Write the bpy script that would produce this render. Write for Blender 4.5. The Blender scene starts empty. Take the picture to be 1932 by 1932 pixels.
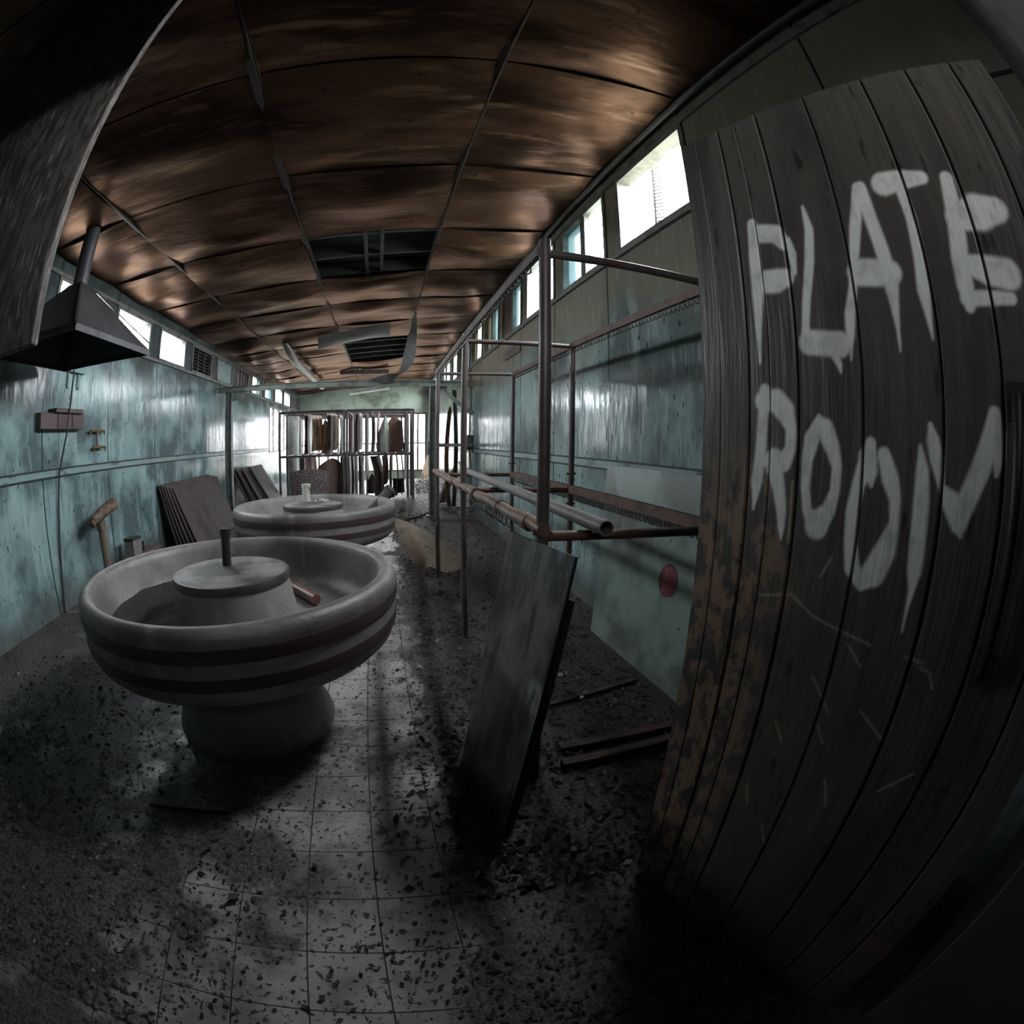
import bpy, bmesh, math, random
from mathutils import Vector, Matrix, noise as mnoise
random.seed(7)
S = bpy.context.scene
COL = S.collection
PI = math.pi

# ------------------------------------------------------------------ camera
YAW, PITCH, ROLL = 0.26863, -0.14469, 0.01184
EYE = Vector((0, 0, 1.35))
fw = Vector((math.sin(YAW)*math.cos(PITCH), math.cos(YAW)*math.cos(PITCH), math.sin(PITCH)))
rt = Vector((math.cos(YAW), -math.sin(YAW), 0))
up = rt.cross(fw)
rt, up = rt*math.cos(ROLL)+up*math.sin(ROLL), up*math.cos(ROLL)-rt*math.sin(ROLL)
cd = bpy.data.cameras.new('camera')
cam = bpy.data.objects.new('camera', cd)
COL.objects.link(cam)
mw = Matrix((rt, up, -fw)).transposed().to_4x4()
mw.translation = EYE
cam.matrix_world = mw
cd.type = 'PANO'                       # the photograph was taken with a full-frame fisheye
cd.sensor_fit = 'HORIZONTAL'
cd.sensor_width = 36
cd.clip_start = 0.01
for tgt in (cd, getattr(cd, 'cycles', None)):
    try:
        tgt.panorama_type = 'FISHEYE_EQUISOLID'
        tgt.fisheye_lens = 905/1932*36
        tgt.fisheye_fov = math.radians(230)
    except Exception:
        pass
S.camera = cam

# ------------------------------------------------------------------ sky, daylight and exposure
world = bpy.data.worlds.new('overcast_sky')
S.world = world
world.use_nodes = True
bg = world.node_tree.nodes['Background']
bg.inputs[1].default_value = 9.0
_n, _l = world.node_tree.nodes, world.node_tree.links
_tc = _n.new('ShaderNodeTexCoord'); _sx = _n.new('ShaderNodeSeparateXYZ'); _cr = _n.new('ShaderNodeValToRGB'); _mr = _n.new('ShaderNodeMapRange')
_mr.inputs[1].default_value = -1; _mr.inputs[2].default_value = 1
_l.new(_tc.outputs['Generated'], _sx.inputs[0]); _l.new(_sx.outputs['Z'], _mr.inputs[0]); _l.new(_mr.outputs[0], _cr.inputs[0]); _l.new(_cr.outputs[0], bg.inputs[0])
_e = _cr.color_ramp.elements                      # grey-green ground below the horizon, overcast sky brighter towards the zenith
_e[0].position = 0.0; _e[0].color = (.07, .075, .06, 1)
_e[1].position = 1.0; _e[1].color = (1.0, 1.0, 1.0, 1)
for _p, _c in ((.485, (.13, .135, .11, 1)), (.50, (.53, .53, .535, 1)), (.60, (.73, .73, .74, 1))):
    _q = _e.new(_p); _q.color = _c
S.view_settings.view_transform = 'Standard'
S.view_settings.look = 'None'
S.view_settings.gamma = 1
S.view_settings.use_curve_mapping = False
S.view_settings.exposure = 3.75
S.cycles.max_bounces = 10
S.cycles.diffuse_bounces = 6
S.cycles.glossy_bounces = 4
S.cycles.transparent_max_bounces = 16
S.cycles.sample_clamp_indirect = 6
S.cycles.caustics_reflective = False
S.cycles.caustics_refractive = False
S.cycles.use_denoising = True

def portal(name, loc, rot, sx, sy):
    ld = bpy.data.lights.new(name, 'AREA')
    ld.shape = 'RECTANGLE'; ld.size = sx; ld.size_y = sy
    ld.cycles.is_portal = True
    o = bpy.data.objects.new(name, ld); COL.objects.link(o)
    o.location = loc; o.rotation_euler = rot
portal('portal_right', (1.80, 10.0, 3.165), (0, PI/2, 0), 0.66, 16.4)
portal('portal_left', (-3.42, 10.6, 2.85), (0, -PI/2, 0), 0.46, 14.6)
portal('portal_fill_slot', (.085, -1.42, 2.463), (PI/2, 0, 0), 2.0, .075)  # added slot behind the camera, fill light for door and hanging board
portal('portal_far', (-0.83, 18.25, 1.45), (-PI/2, 0, 0), 4.9, 2.3)

# ------------------------------------------------------------------ helpers
def material(name, color, rough=0.6, metal=0.0, layers=(), bump=None, spec=0.5, extra=None):
    """layers: (color, scale xyz, lo, hi, detail, strength[, roughness]) noise-masked coats over the base colour"""
    m = bpy.data.materials.new(name); m.use_nodes = True
    nt = m.node_tree; N = nt.nodes; L = nt.links
    b = N['Principled BSDF']
    b.inputs['Roughness'].default_value = rough
    b.inputs['Metallic'].default_value = metal
    b.inputs['Specular IOR Level'].default_value = spec
    tc = N.new('ShaderNodeTexCoord')
    src = None
    rs = None
    def noise(scale, det, off=0.0):
        mp = N.new('ShaderNodeMapping'); mp.inputs['Scale'].default_value = scale
        mp.inputs['Location'].default_value = (off, off*1.7, off*.6)
        L.new(tc.outputs['Object'], mp.inputs['Vector'])
        n = N.new('ShaderNodeTexNoise'); n.inputs['Scale'].default_value = 1
        n.inputs['Detail'].default_value = det; n.inputs['Roughness'].default_value = .6
        L.new(mp.outputs[0], n.inputs['Vector'])
        return n.outputs['Fac']
    def remap(sock, lo, hi, a=0.0, c=1.0):
        r = N.new('ShaderNodeMapRange'); r.interpolation_type = 'SMOOTHSTEP'
        r.inputs[1].default_value = lo; r.inputs[2].default_value = hi
        r.inputs[3].default_value = a; r.inputs[4].default_value = c
        L.new(sock, r.inputs[0]); return r.outputs[0]
    def mix(fac, a, c):
        x = N.new('ShaderNodeMix'); x.data_type = 'RGBA'
        if isinstance(fac, float): x.inputs[0].default_value = fac
        else: L.new(fac, x.inputs[0])
        for i, v in ((6, a), (7, c)):
            if isinstance(v, tuple): x.inputs[i].default_value = (*v, 1)
            else: L.new(v, x.inputs[i])
        return x.outputs[2]
    def math_(op, a, c=None):
        x = N.new('ShaderNodeMath'); x.operation = op
        for i, v in ((0, a), (1, c)):
            if v is None: continue
            if isinstance(v, (int, float)): x.inputs[i].default_value = v
            else: L.new(v, x.inputs[i])
        return x.outputs[0]
    cur = tuple(color)
    for i, ly in enumerate(layers):
        c, sc, lo, hi, det, st = ly[:6]
        f = remap(noise(sc, det, 3.1*i+1), lo, hi, 0.0, st)
        cur = mix(f, cur, c)
        if len(ly) > 6:
            prev = rs
            x = N.new('ShaderNodeMix'); x.data_type = 'FLOAT'
            L.new(f, x.inputs[0])
            if prev is None: x.inputs[2].default_value = rough
            else: L.new(prev, x.inputs[2])
            x.inputs[3].default_value = ly[6]
            rs = x.outputs[0]
    if extra:
        cur, rs = extra(N, L, tc, cur, rs, noise, remap, mix, math_)
    if isinstance(cur, tuple): b.inputs['Base Color'].default_value = (*cur, 1)
    else: L.new(cur, b.inputs['Base Color'])
    if rs is not None: L.new(rs, b.inputs['Roughness'])
    if bump:
        sc, det, st = bump
        bn = N.new('ShaderNodeBump'); bn.inputs['Strength'].default_value = st
        bn.inputs['Distance'].default_value = 0.02
        L.new(noise(sc, det, 9), bn.inputs['Height']); L.new(bn.outputs[0], b.inputs['Normal'])
    return m

class MB:
    def __init__(s): s.v = []; s.f = []; s.mi = []; s.m = 0
    def add(s, vs, fs):
        o = len(s.v); s.v += [tuple(v) for v in vs]
        s.f += [tuple(i+o for i in f) for f in fs]; s.mi += [s.m]*len(fs); return s
    def box(s, a, b):
        x0, y0, z0 = a; x1, y1, z1 = b
        vs = [(x0,y0,z0),(x1,y0,z0),(x1,y1,z0),(x0,y1,z0),(x0,y0,z1),(x1,y0,z1),(x1,y1,z1),(x0,y1,z1)]
        return s.add(vs, [(0,3,2,1),(4,5,6,7),(0,1,5,4),(1,2,6,5),(2,3,7,6),(3,0,4,7)])
    def obox(s, c, ax, ay, az):
        """box centred on c with half-axis vectors"""
        c = Vector(c); ax, ay, az = Vector(ax), Vector(ay), Vector(az)
        vs = [c+ax*i+ay*j+az*k for k in (-1,1) for i, j in ((-1,-1),(1,-1),(1,1),(-1,1))]
        return s.add(vs, [(0,3,2,1),(4,5,6,7),(0,1,5,4),(1,2,6,5),(2,3,7,6),(3,0,4,7)])
    def bar(s, p, q, w, h, upv=(0,0,1)):
        p, q = Vector(p), Vector(q); d = (q-p)
        n = d.normalized(); r = n.cross(Vector(upv))
        if r.length < 1e-4: r = n.cross(Vector((1,0,0)))
        r.normalize(); u = r.cross(n)
        return s.obox((p+q)/2, d/2, r*w/2, u*h/2)
    def tube(s, pts, r, seg=12, cap=True, hollow=0):
        pts = [Vector(p) for p in pts]; n = len(pts)
        rr = r if isinstance(r, (list, tuple)) else [r]*n
        ref = None; vs = []
        for i, p in enumerate(pts):
            t = (pts[min(i+1, n-1)]-pts[max(i-1, 0)]).normalized()
            if ref is None:
                ref = Vector((0,0,1)) if abs(t.z) < .9 else Vector((1,0,0))
            a = t.cross(ref).normalized(); bb = a.cross(t).normalized(); ref = bb
            for k in range(seg):
                th = 2*PI*k/seg
                vs.append(p+a*math.cos(th)*rr[i]+bb*math.sin(th)*rr[i])
        fs = []
        for i in range(n-1):
            for k in range(seg):
                a0 = i*seg+k; a1 = i*seg+(k+1) % seg
                fs.append((a0, a1, a1+seg, a0+seg))
        if cap:
            fs.append(tuple(range(seg))[::-1]); fs.append(tuple(range((n-1)*seg, n*seg)))
        return s.add(vs, fs)
    def lathe(s, prof, c=(0,0,0), seg=72, closed=False):
        cx, cy, cz = c; vs = []; fs = []; m = len(prof)
        for r, z in prof:
            for k in range(seg):
                t = 2*PI*k/seg; vs.append((cx+r*math.cos(t), cy+r*math.sin(t), cz+z))
        for i in range(m if closed else m-1):
            j = (i+1) % m
            for k in range(seg):
                k1 = (k+1) % seg
                fs.append((i*seg+k, i*seg+k1, j*seg+k1, j*seg+k))
        if not closed:
            if prof[0][0] > 1e-6: fs.append(tuple(range(seg))[::-1])
            if prof[-1][0] > 1e-6: fs.append(tuple(range((m-1)*seg, m*seg)))
        return s.add(vs, fs)
    def sheet(s, fn, nu, nv, th):
        """thick sheet over fn(u,v) -> point"""
        P = [[Vector(fn(i/nu, j/nv)) for j in range(nv+1)] for i in range(nu+1)]
        vs = []; W = nv+1
        nor = []
        for i in range(nu+1):
            for j in range(W):
                du = P[min(i+1,nu)][j]-P[max(i-1,0)][j]; dv = P[i][min(j+1,nv)]-P[i][max(j-1,0)]
                n = du.cross(dv)
                nor.append(n.normalized() if n.length > 1e-9 else Vector((0,0,1)))
        flat = [P[i][j] for i in range(nu+1) for j in range(W)]
        vs = [p+n*th/2 for p, n in zip(flat, nor)]+[p-n*th/2 for p, n in zip(flat, nor)]
        o = len(flat); fs = []
        for i in range(nu):
            for j in range(nv):
                a, b, c, d = i*W+j, (i+1)*W+j, (i+1)*W+j+1, i*W+j+1
                fs.append((a,b,c,d)); fs.append((o+a,o+d,o+c,o+b))
        for i in range(nu):
            a, b = i*W, (i+1)*W; fs.append((a, o+a, o+b, b))
            a, b = i*W+nv, (i+1)*W+nv; fs.append((a, b, o+b, o+a))
        for j in range(nv):
            a, b = j, j+1; fs.append((a, b, o+b, o+a))
            a, b = nu*W+j, nu*W+j+1; fs.append((a, o+a, o+b, b))
        return s.add(vs, fs)
    def build(s, name, mats, parent=None, base=None, smooth=False, bevel=0, label=None):
        me = bpy.data.meshes.new(name)
        off = Vector(base) if base is not None else Vector((0,0,0))
        if parent is not None: off = world_base(parent)
        me.from_pydata([Vector(v)-off for v in s.v], [], s.f)
        for m in (mats if isinstance(mats, (list, tuple)) else [mats]): me.materials.append(m)
        for p, i in zip(me.polygons, s.mi): p.material_index = i
        bm = bmesh.new(); bm.from_mesh(me)
        bmesh.ops.recalc_face_normals(bm, faces=bm.faces)
        bm.to_mesh(me); bm.free()
        if smooth:
            me.polygons.foreach_set('use_smooth', [True]*len(me.polygons))
            try: me.set_sharp_from_angle(angle=math.radians(40))
            except Exception: pass
        o = bpy.data.objects.new(name, me); COL.objects.link(o)
        if parent is not None: o.parent = parent
        else: o.location = off
        if bevel:
            md = o.modifiers.new('bevel', 'BEVEL'); md.width = bevel; md.segments = 2; md.limit_method = 'ANGLE'
        if label: o['label'] = label
        return o
def world_base(o):
    b = Vector((0,0,0))
    while o is not None:
        b += o.location; o = o.parent
    return b
def thing(name, loc, label, cat, group=None):
    o = bpy.data.objects.new(name, None); o.empty_display_size = .1
    COL.objects.link(o); o.location = loc
    return tag(o, label, cat, group)
def tag(o, label, cat, group=None, kind=None):
    o['label'] = label; o['category'] = cat
    if group: o['group'] = group
    if kind: o['kind'] = kind
    return o
def struct(o):
    o['kind'] = 'structure'; return o
def lerp(a, b, t): return a+(b-a)*t

# ------------------------------------------------------------------ materials
XL, XR, YF = -3.267, 1.654, 18.07
def cz(x): return 3.69+(x-XR)*0.0853

def wall_extra(period, y0, dark, zlo, zhi):
    def fn(N, L, tc, cur, rs, noise, remap, mix, math_):
        sx = N.new('ShaderNodeSeparateXYZ'); L.new(tc.outputs['Object'], sx.inputs[0])
        # narrow joints between the sheets
        f = math_('FRACT', math_('DIVIDE', math_('SUBTRACT', sx.outputs['Y'], y0), period))
        d = math_('ABSOLUTE', math_('SUBTRACT', f, .5))
        line = remap(d, .5-.012/period, .5-.006/period, 0.0, .95)
        # brown grime near right sills, darker grey left window band, edge broken by noise
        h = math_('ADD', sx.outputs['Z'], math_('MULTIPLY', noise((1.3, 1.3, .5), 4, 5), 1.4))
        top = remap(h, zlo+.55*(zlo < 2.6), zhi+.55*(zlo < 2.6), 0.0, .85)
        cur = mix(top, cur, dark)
        # darker towards the skirting, edge broken by noise
        lo = remap(math_('SUBTRACT', sx.outputs['Z'], math_('MULTIPLY', noise((2, 2, 1), 4, 2), .5)), -.15, .12, .75, 0.0)
        cur = mix(lo, cur, (.07, .075, .07))
        cur = mix(line, cur, (.012, .014, .014))
        return cur, rs
    return fn
M = {}
M['teal_left'] = material('teal_wall_paint', (.245, .355, .36), .17, layers=[
    ((.06, .092, .10), (1.5, 1.5, 1.3), .40, .60, 4, .85),
    ((.34, .45, .46), (3, 3, .8), .54, .66, 3, .6),
    ((.08, .115, .12), (16, 16, 2.0), .53, .68, 4, .4, .5),
    ((.028, .036, .036), (48, 48, 4.5), .60, .68, 3, .85, .7),
    ((.012, .015, .015), (20, 20, 14), .665, .70, 2, .9)],
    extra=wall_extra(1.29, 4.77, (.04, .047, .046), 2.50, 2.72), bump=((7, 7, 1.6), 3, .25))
M['teal_right'] = material('teal_wall_paint_stained', (.235, .32, .31), .15, layers=[
    ((.065, .088, .086), (1.6, 1.6, 1.2), .42, .62, 4, .85),
    ((.34, .43, .42), (4, 4, .8), .54, .66, 3, .6),
    ((.07, .09, .085), (16, 16, 2.0), .52, .68, 4, .4, .5),
    ((.020, .023, .021), (46, 46, 4.0), .585, .665, 3, .85, .7),
    ((.012, .014, .014), (22, 22, 14), .65, .69, 2, .9)],
    extra=wall_extra(1.2, 3.275, (.19, .175, .125), 2.75, 3.25), bump=((7, 7, 1.6), 3, .25))
M['green_wall'] = material('pale_green_wall_paint', (.34, .40, .33), .5, layers=[
    ((.10, .11, .075), (1.2, 1, 1.5), .48, .7, 4, .8), ((.2, .22, .17), (6, 6, 1), .5, .7, 3, .5)])
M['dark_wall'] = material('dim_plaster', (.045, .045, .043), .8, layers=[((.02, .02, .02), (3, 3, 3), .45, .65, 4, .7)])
M['trim_teal'] = material('teal_trim_paint', (.19, .28, .28), .4, layers=[
    ((.05, .055, .055), (3, 3, 12), .54, .66, 4, .85), ((.06, .045, .04), (1.6, 1.6, 3), .60, .68, 3, .9)])
M['frame'] = material('weathered_window_paint', (.15, .15, .135), .55, layers=[((.055, .05, .042), (6, 6, 6), .45, .65, 4, .8)])
M['dark_frame'] = material('dark_window_paint', (.055, .052, .045), .55, layers=[((.03, .026, .022), (6, 6, 6), .45, .65, 4, .7)])
M['plywood'] = material('brown_ceiling_board', (.082, .045, .030), .36, .35, layers=[
    ((.014, .008, .006), (.7, 2.0, .9), .40, .58, 5, .94),  # dark patches stand in for shaded valleys of the boards
    ((.22, .13, .088), (1.2, 6, 1), .54, .70, 4, .55),  # highlight layer: lighter brown painted in for lit ridges
    ((.02, .014, .011), (14, 14, 14), .62, .70, 3, .85)], bump=((2.2, 5, 2), 3, .45))
M['plywood'].node_tree.nodes['Principled BSDF'].inputs['Specular Tint'].default_value = (1.0, .52, .34, 1)
M['plywood'].node_tree.nodes['Principled BSDF'].inputs['IOR'].default_value = 1.2
M['batten'] = material('dark_ceiling_batten', (.028, .02, .016), .6, layers=[((.12, .10, .08), (1, 14, 1), .6, .72, 3, .5)])
M['roof'] = material('dark_roof_underside', (.042, .046, .042), .6, layers=[((.02, .022, .02), (3, 3, 3), .4, .65, 4, .8)])
def tile_extra(N, L, tc, cur, rs, noise, remap, mix, math_):
    sx = N.new('ShaderNodeSeparateXYZ'); L.new(tc.outputs['Object'], sx.inputs[0])
    lines = None
    T = .2292
    for ax, o in (('X', -.162), ('Y', 1.40)):
        f = math_('FRACT', math_('DIVIDE', math_('SUBTRACT', sx.outputs[ax], o-T*100), T))
        d = math_('ABSOLUTE', math_('SUBTRACT', f, .5))
        ln = remap(d, .485, .494, 0.0, .9)
        lines = ln if lines is None else math_('MAXIMUM', lines, ln)
    cur = mix(lines, cur, (.012, .012, .012))
    side = math_('MAXIMUM', remap(sx.outputs['X'], .05, .30, 0.0, .30), remap(sx.outputs['X'], -.7, -1.5, 0.0, .22))
    dirt = remap(math_('ADD', noise((2.2, 2.2, 2.2), 6, 4), side), .50, .64, 0.0, .90)
    grain = mix(remap(noise((70, 70, 70), 3, 12), .42, .60), (.016, .014, .012), (.105, .088, .074))
    cur = mix(dirt, cur, grain)
    spk = remap(noise((44, 44, 44), 4, 7), .575, .63, 0.0, .92)
    cur = mix(spk, cur, (.014, .013, .012))
    x = N.new('ShaderNodeMix'); x.data_type = 'FLOAT'; L.new(math_('MAXIMUM', dirt, spk), x.inputs[0])
    x.inputs[2].default_value = .20; x.inputs[3].default_value = .65
    return cur, x.outputs[0]
M['floor'] = material('dirty_floor_tiles', (.44, .42, .395), .2, layers=[
    ((.19, .18, .168), (3, 3, 3), .42, .62, 5, .85)], extra=tile_extra, bump=((40, 40, 40), 3, .15))
M['concrete'] = material('grey_terrazzo', (.205, .195, .182), .5, layers=[
    ((.085, .08, .075), (2.2, 2.2, 2.2), .40, .60, 5, .8), ((.32, .31, .30), (7, 7, 2), .58, .72, 4, .45),
    ((.03, .028, .026), (60, 60, 60), .68, .72, 2, .8)], bump=((50, 50, 50), 2, .12))
M['band'] = material('brown_rubber_band', (.045, .033, .030), .38, layers=[((.09, .07, .06), (20, 20, 20), .58, .7, 3, .6)])
M['drum_cap'] = material('dusty_drum_lid', (.20, .195, .185), .55, layers=[
    ((.04, .036, .033), (4, 4, 4), .42, .58, 5, .85), ((.02, .02, .02), (14, 14, 14), .64, .7, 3, .9)])
M['cap_edge'] = material('dark_lid_rim', (.05, .048, .045), .5, layers=[((.025, .024, .022), (8, 8, 8), .45, .6, 3, .8)])
M['black_pipe'] = material('black_pipe_metal', (.022, .022, .022), .45)
M['white_pipe'] = material('white_spotted_pipe', (.48, .47, .42), .5, layers=[((.05, .05, .045), (18, 18, 18), .56, .62, 2, .9)])
M['rack'] = material('dark_rusty_steel', (.10, .082, .074), .40, .1, layers=[
    ((.055, .044, .04), (5, 5, 5), .45, .65, 4, .8), ((.16, .085, .06), (9, 9, 9), .60, .72, 3, .6, .7)])
M['rust'] = material('rusty_steel', (.115, .062, .045), .6, .15, layers=[((.03, .02, .017), (8, 8, 8), .45, .65, 4, .8), ((.2, .12, .085), (24, 24, 24), .58, .7, 3, .6)])
M['rusty_pipe'] = material('rusty_brown_pipe', (.20, .125, .09), .5, .1, layers=[
    ((.055, .033, .026), (9, 9, 9), .45, .62, 5, .85), ((.34, .27, .22), (14, 14, 14), .60, .7, 3, .6)])
M['grey_pipe'] = material('grey_plastic_pipe', (.19, .18, .18), .45, layers=[((.08, .075, .075), (9, 9, 9), .5, .7, 4, .6)])
M['far_steel'] = material('worn_light_steel', (.20, .165, .155), .35, .3, layers=[((.07, .05, .046), (6, 6, 6), .45, .65, 3, .7)])
M['green_steel'] = material('grey_green_painted_steel', (.19, .215, .19), .45, layers=[((.035, .045, .04), (5, 5, 5), .45, .65, 4, .7)])
M['plate_dark'] = material('dark_brown_sheet', (.13, .10, .095), .45, layers=[((.06, .045, .042), (4, 4, 4), .42, .65, 4, .7)])
M['plate_tan'] = material('tan_sheet', (.46, .31, .19), .5, layers=[((.09, .055, .035), (5, 5, 2), .45, .65, 4, .8)])
M['plate_pink'] = material('pinkish_brown_sheet', (.45, .32, .29), .45, layers=[((.14, .10, .09), (6, 6, 3), .45, .65, 4, .6)])
M['plate_pale'] = material('pale_green_grey_sheet', (.62, .63, .56), .5, layers=[((.2, .2, .17), (5, 5, 3), .45, .68, 4, .6)])
M['plate_brown'] = material('brown_fibre_sheet', (.30, .19, .15), .5, layers=[((.15, .095, .078), (4, 4, 4), .45, .65, 4, .7)])
M['speckled'] = material('brown_sheet_with_paint_specks', (.17, .125, .118), .5, layers=[((.6, .58, .55), (30, 30, 30), .59, .62, 2, .9)])
M['stack'] = material('dark_stacked_sheet', (.075, .056, .052), .62, spec=.15, layers=[
    ((.025, .02, .019), (2.5, 2.5, 2.5), .42, .65, 4, .7), ((.14, .12, .11), (30, 30, 30), .68, .72, 2, .6)])
M['board'] = material('grimy_painted_sheet', (.19, .195, .165), .34, layers=[
    ((.030, .030, .026), (4.5, 4.5, 1.8), .42, .58, 5, .9),
    ((.50, .60, .55), (5, 3, 1.3), .52, .63, 6, .85),
    ((.030, .031, .028), (7, 11, 2.5), .50, .62, 5, .8),
    ((.30, .34, .31), (90, 90, 1.6), .64, .70, 2, .5),
    ((.06, .05, .035), (4, 4, 2), .52, .66, 4, .6)])
M['board_edge'] = material('dark_sheet_edge', (.018, .019, .018), .6)
M['lean_panel'] = material('pale_green_wall_board', (.215, .285, .255), .36, layers=[
    ((.085, .10, .08), (2.0, 2.0, 2.0), .42, .62, 5, .85),
    ((.36, .40, .37), (8, .8, 8), .66, .74, 4, .4),
    ((.02, .022, .02), (18, 18, 18), .71, .74, 2, .9)])
M['red'] = material('red_label_print', (.17, .012, .022), .45, layers=[((.08, .008, .012), (14, 14, 14), .45, .65, 3, .6)])
M['label_pale'] = material('faded_label_lettering', (.24, .10, .10), .5)
M['label_rim'] = material('dark_label_rim', (.03, .02, .02), .5)
M['brown_box'] = material('brown_painted_box', (.090, .056, .056), .5, layers=[((.05, .033, .033), (6, 6, 6), .45, .65, 3, .6)])
M['brass'] = material('aged_brass', (.26, .19, .10), .4, .7, layers=[((.05, .035, .022), (24, 24, 24), .48, .62, 3, .8)])
M['clay_pipe'] = material('dull_brown_pipe', (.15, .115, .095), .5, layers=[((.07, .05, .04), (7, 7, 4), .45, .65, 4, .7)])
M['tape'] = material('grubby_brown_wrapping', (.16, .105, .07), .6, layers=[((.05, .03, .022), (18, 18, 18), .45, .6, 4, .85)], bump=((30, 30, 30), 3, .5))
M['carton'] = material('dusty_carton', (.19, .17, .15), .6, layers=[((.07, .06, .05), (22, 22, 22), .5, .65, 3, .7)])
M['hood'] = material('grey_galvanised_sheet', (.075, .075, .08), .40, .2, layers=[((.035, .034, .035), (4, 4, 3), .42, .66, 5, .75), ((.17, .165, .17), (9, 9, 2), .6, .72, 3, .5)])
M['hood_in'] = material('dark_hood_inside', (.018, .017, .017), .7)  # near-black finish for the inner faces
M['bark'] = material('rough_weathered_timber', (.10, .09, .08), .7, layers=[
    ((.035, .03, .027), (30, 30, 9), .42, .58, 6, .9), ((.30, .27, .24), (60, 60, 12), .56, .66, 4, .7)], bump=((22, 22, 4), 5, .8))
M['cable'] = material('dark_cable', (.03, .026, .024), .5)
M['card'] = material('crumpled_tan_cardboard', (.24, .175, .125), .6, layers=[((.09, .06, .042), (4, 4, 4), .45, .68, 5, .7), ((.40, .34, .28), (10, 10, 3), .54, .66, 4, .5)])
M['paper'] = material('pale_paper', (.5, .47, .4), .7)
M['timber'] = material('old_brown_timber', (.15, .10, .078), .6, layers=[((.03, .02, .017), (5, 20, 20), .45, .62, 5, .8)])
M['grey_timber'] = material('pale_grey_timber', (.17, .145, .125), .6, layers=[((.06, .05, .042), (14, 14, 4), .45, .62, 4, .8)])
M['red_pipe'] = material('dull_red_pipe', (.16, .07, .06), .45, layers=[((.07, .033, .03), (8, 8, 8), .45, .65, 3, .7)])
M['fluoro'] = material('white_light_fitting', (.55, .55, .52), .4, layers=[((.25, .24, .22), (5, 5, 5), .5, .7, 3, .5)])
M['grey_duct'] = material('grey_plastic_duct', (.17, .165, .16), .42, layers=[((.08, .072, .066), (4, 4, 4), .45, .65, 4, .7)])
M['tan_sheet'] = M['plate_tan']
M['green_box'] = material('dark_green_enamel', (.05, .075, .06), .4)
M['leaf_dark'] = material('dead_leaf_black', (.02, .017, .015), .7)
M['leaf_brown'] = material('dead_leaf_brown', (.06, .045, .034), .6)
M['leaf_pale'] = material('paint_flake', (.28, .27, .25), .5)

def glass(name, tint, dirt, haze):
    """thin pane: tinted see-through glass with a film of dirt that scatters light"""
    m = bpy.data.materials.new(name); m.use_nodes = True
    nt = m.node_tree; N = nt.nodes; L = nt.links
    N.remove(N['Principled BSDF'])
    out = N['Material Output']
    tr = N.new('ShaderNodeBsdfTransparent'); tr.inputs[0].default_value = (*tint, 1)
    tl = N.new('ShaderNodeBsdfTranslucent'); tl.inputs[0].default_value = (*dirt, 1)
    gl = N.new('ShaderNodeBsdfGlossy'); gl.inputs['Roughness'].default_value = .12
    tc = N.new('ShaderNodeTexCoord'); n = N.new('ShaderNodeTexNoise')
    n.inputs['Scale'].default_value = 5; n.inputs['Detail'].default_value = 4
    L.new(tc.outputs['Object'], n.inputs['Vector'])
    mr = N.new('ShaderNodeMapRange'); L.new(n.outputs['Fac'], mr.inputs[0])
    mr.inputs[1].default_value = .35; mr.inputs[2].default_value = .7
    mr.inputs[3].default_value = max(0, haze-.15); mr.inputs[4].default_value = min(1, haze+.15)
    a = N.new('ShaderNodeMixShader'); L.new(mr.outputs[0], a.inputs[0]); L.new(tr.outputs[0], a.inputs[1]); L.new(tl.outputs[0], a.inputs[2])
    b = N.new('ShaderNodeMixShader'); b.inputs[0].default_value = .05
    L.new(a.outputs[0], b.inputs[1]); L.new(gl.outputs[0], b.inputs[2])
    L.new(b.outputs[0], out.inputs['Surface'])
    return m
M['clear'] = glass('dusty_clear_glass', (.85, .88, .90), (.5, .55, .56), .12)
M['clean'] = glass('clean_glass', (.93, .94, .95), (.5, .5, .5), -.15)
M['cyan'] = glass('bluish_frosted_glass', (.23, .285, .30), (.06, .085, .09), .35)
M['far_glass'] = glass('dimming_far_glass', (.44, .445, .45), (.3, .3, .3), .15)  # tint darkened to hold back the daylight at the far end
M['louvre_dark'] = M['hood_in']
M['grimy'] = glass('grimy_glass', (.11, .115, .10), (.05, .05, .04), .5)

# ------------------------------------------------------------------ room shell
YB = -0.16
floor = struct(MB().box((XL-.3, YB-1.2, -.12), (XR+.3, YF+.3, 0)).build('floor', M['floor']))

R_S, R_P, R_N = 2.02, 1.2, 13          # right-hand windows: first start, spacing, count
L_S, L_P, L_N = 3.45, 1.29, 11
RZ0, RZ1 = 2.85, 3.485
LZ0, LZ1 = 2.65, 3.05
w = MB()
w.box((XR, YB, 0), (XR+.14, YF+.15, RZ0-.03))
w.box((XR, YB, RZ1+.02), (XR+.14, YF+.15, 4.0))
w.box((XR, YB, RZ0-.03), (XR+.14, R_S+.03, RZ1+.02))
for k in range(R_N):
    a = R_S+k*R_P+1.02; b = R_S+(k+1)*R_P+.03
    w.box((XR, a, RZ0-.03), (XR+.14, b if k < R_N-1 else YF+.15, RZ1+.02))
struct(w.build('wall_right', M['teal_right']))
w = MB()
LW0, LW1 = 13.15, 15.25                # low window in the left wall near the far end
w.box((XL-.14, YB, 0), (XL, LW0, LZ0-.03)); w.box((XL-.14, LW1, 0), (XL, YF+.15, LZ0-.03))
w.box((XL-.14, LW0, 0), (XL, LW1, 1.18)); w.box((XL-.14, LW0, 2.48), (XL, LW1, LZ0-.03))
w.box((XL-.14, YB, LZ1+.02), (XL, YF+.15, 3.56))
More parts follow.
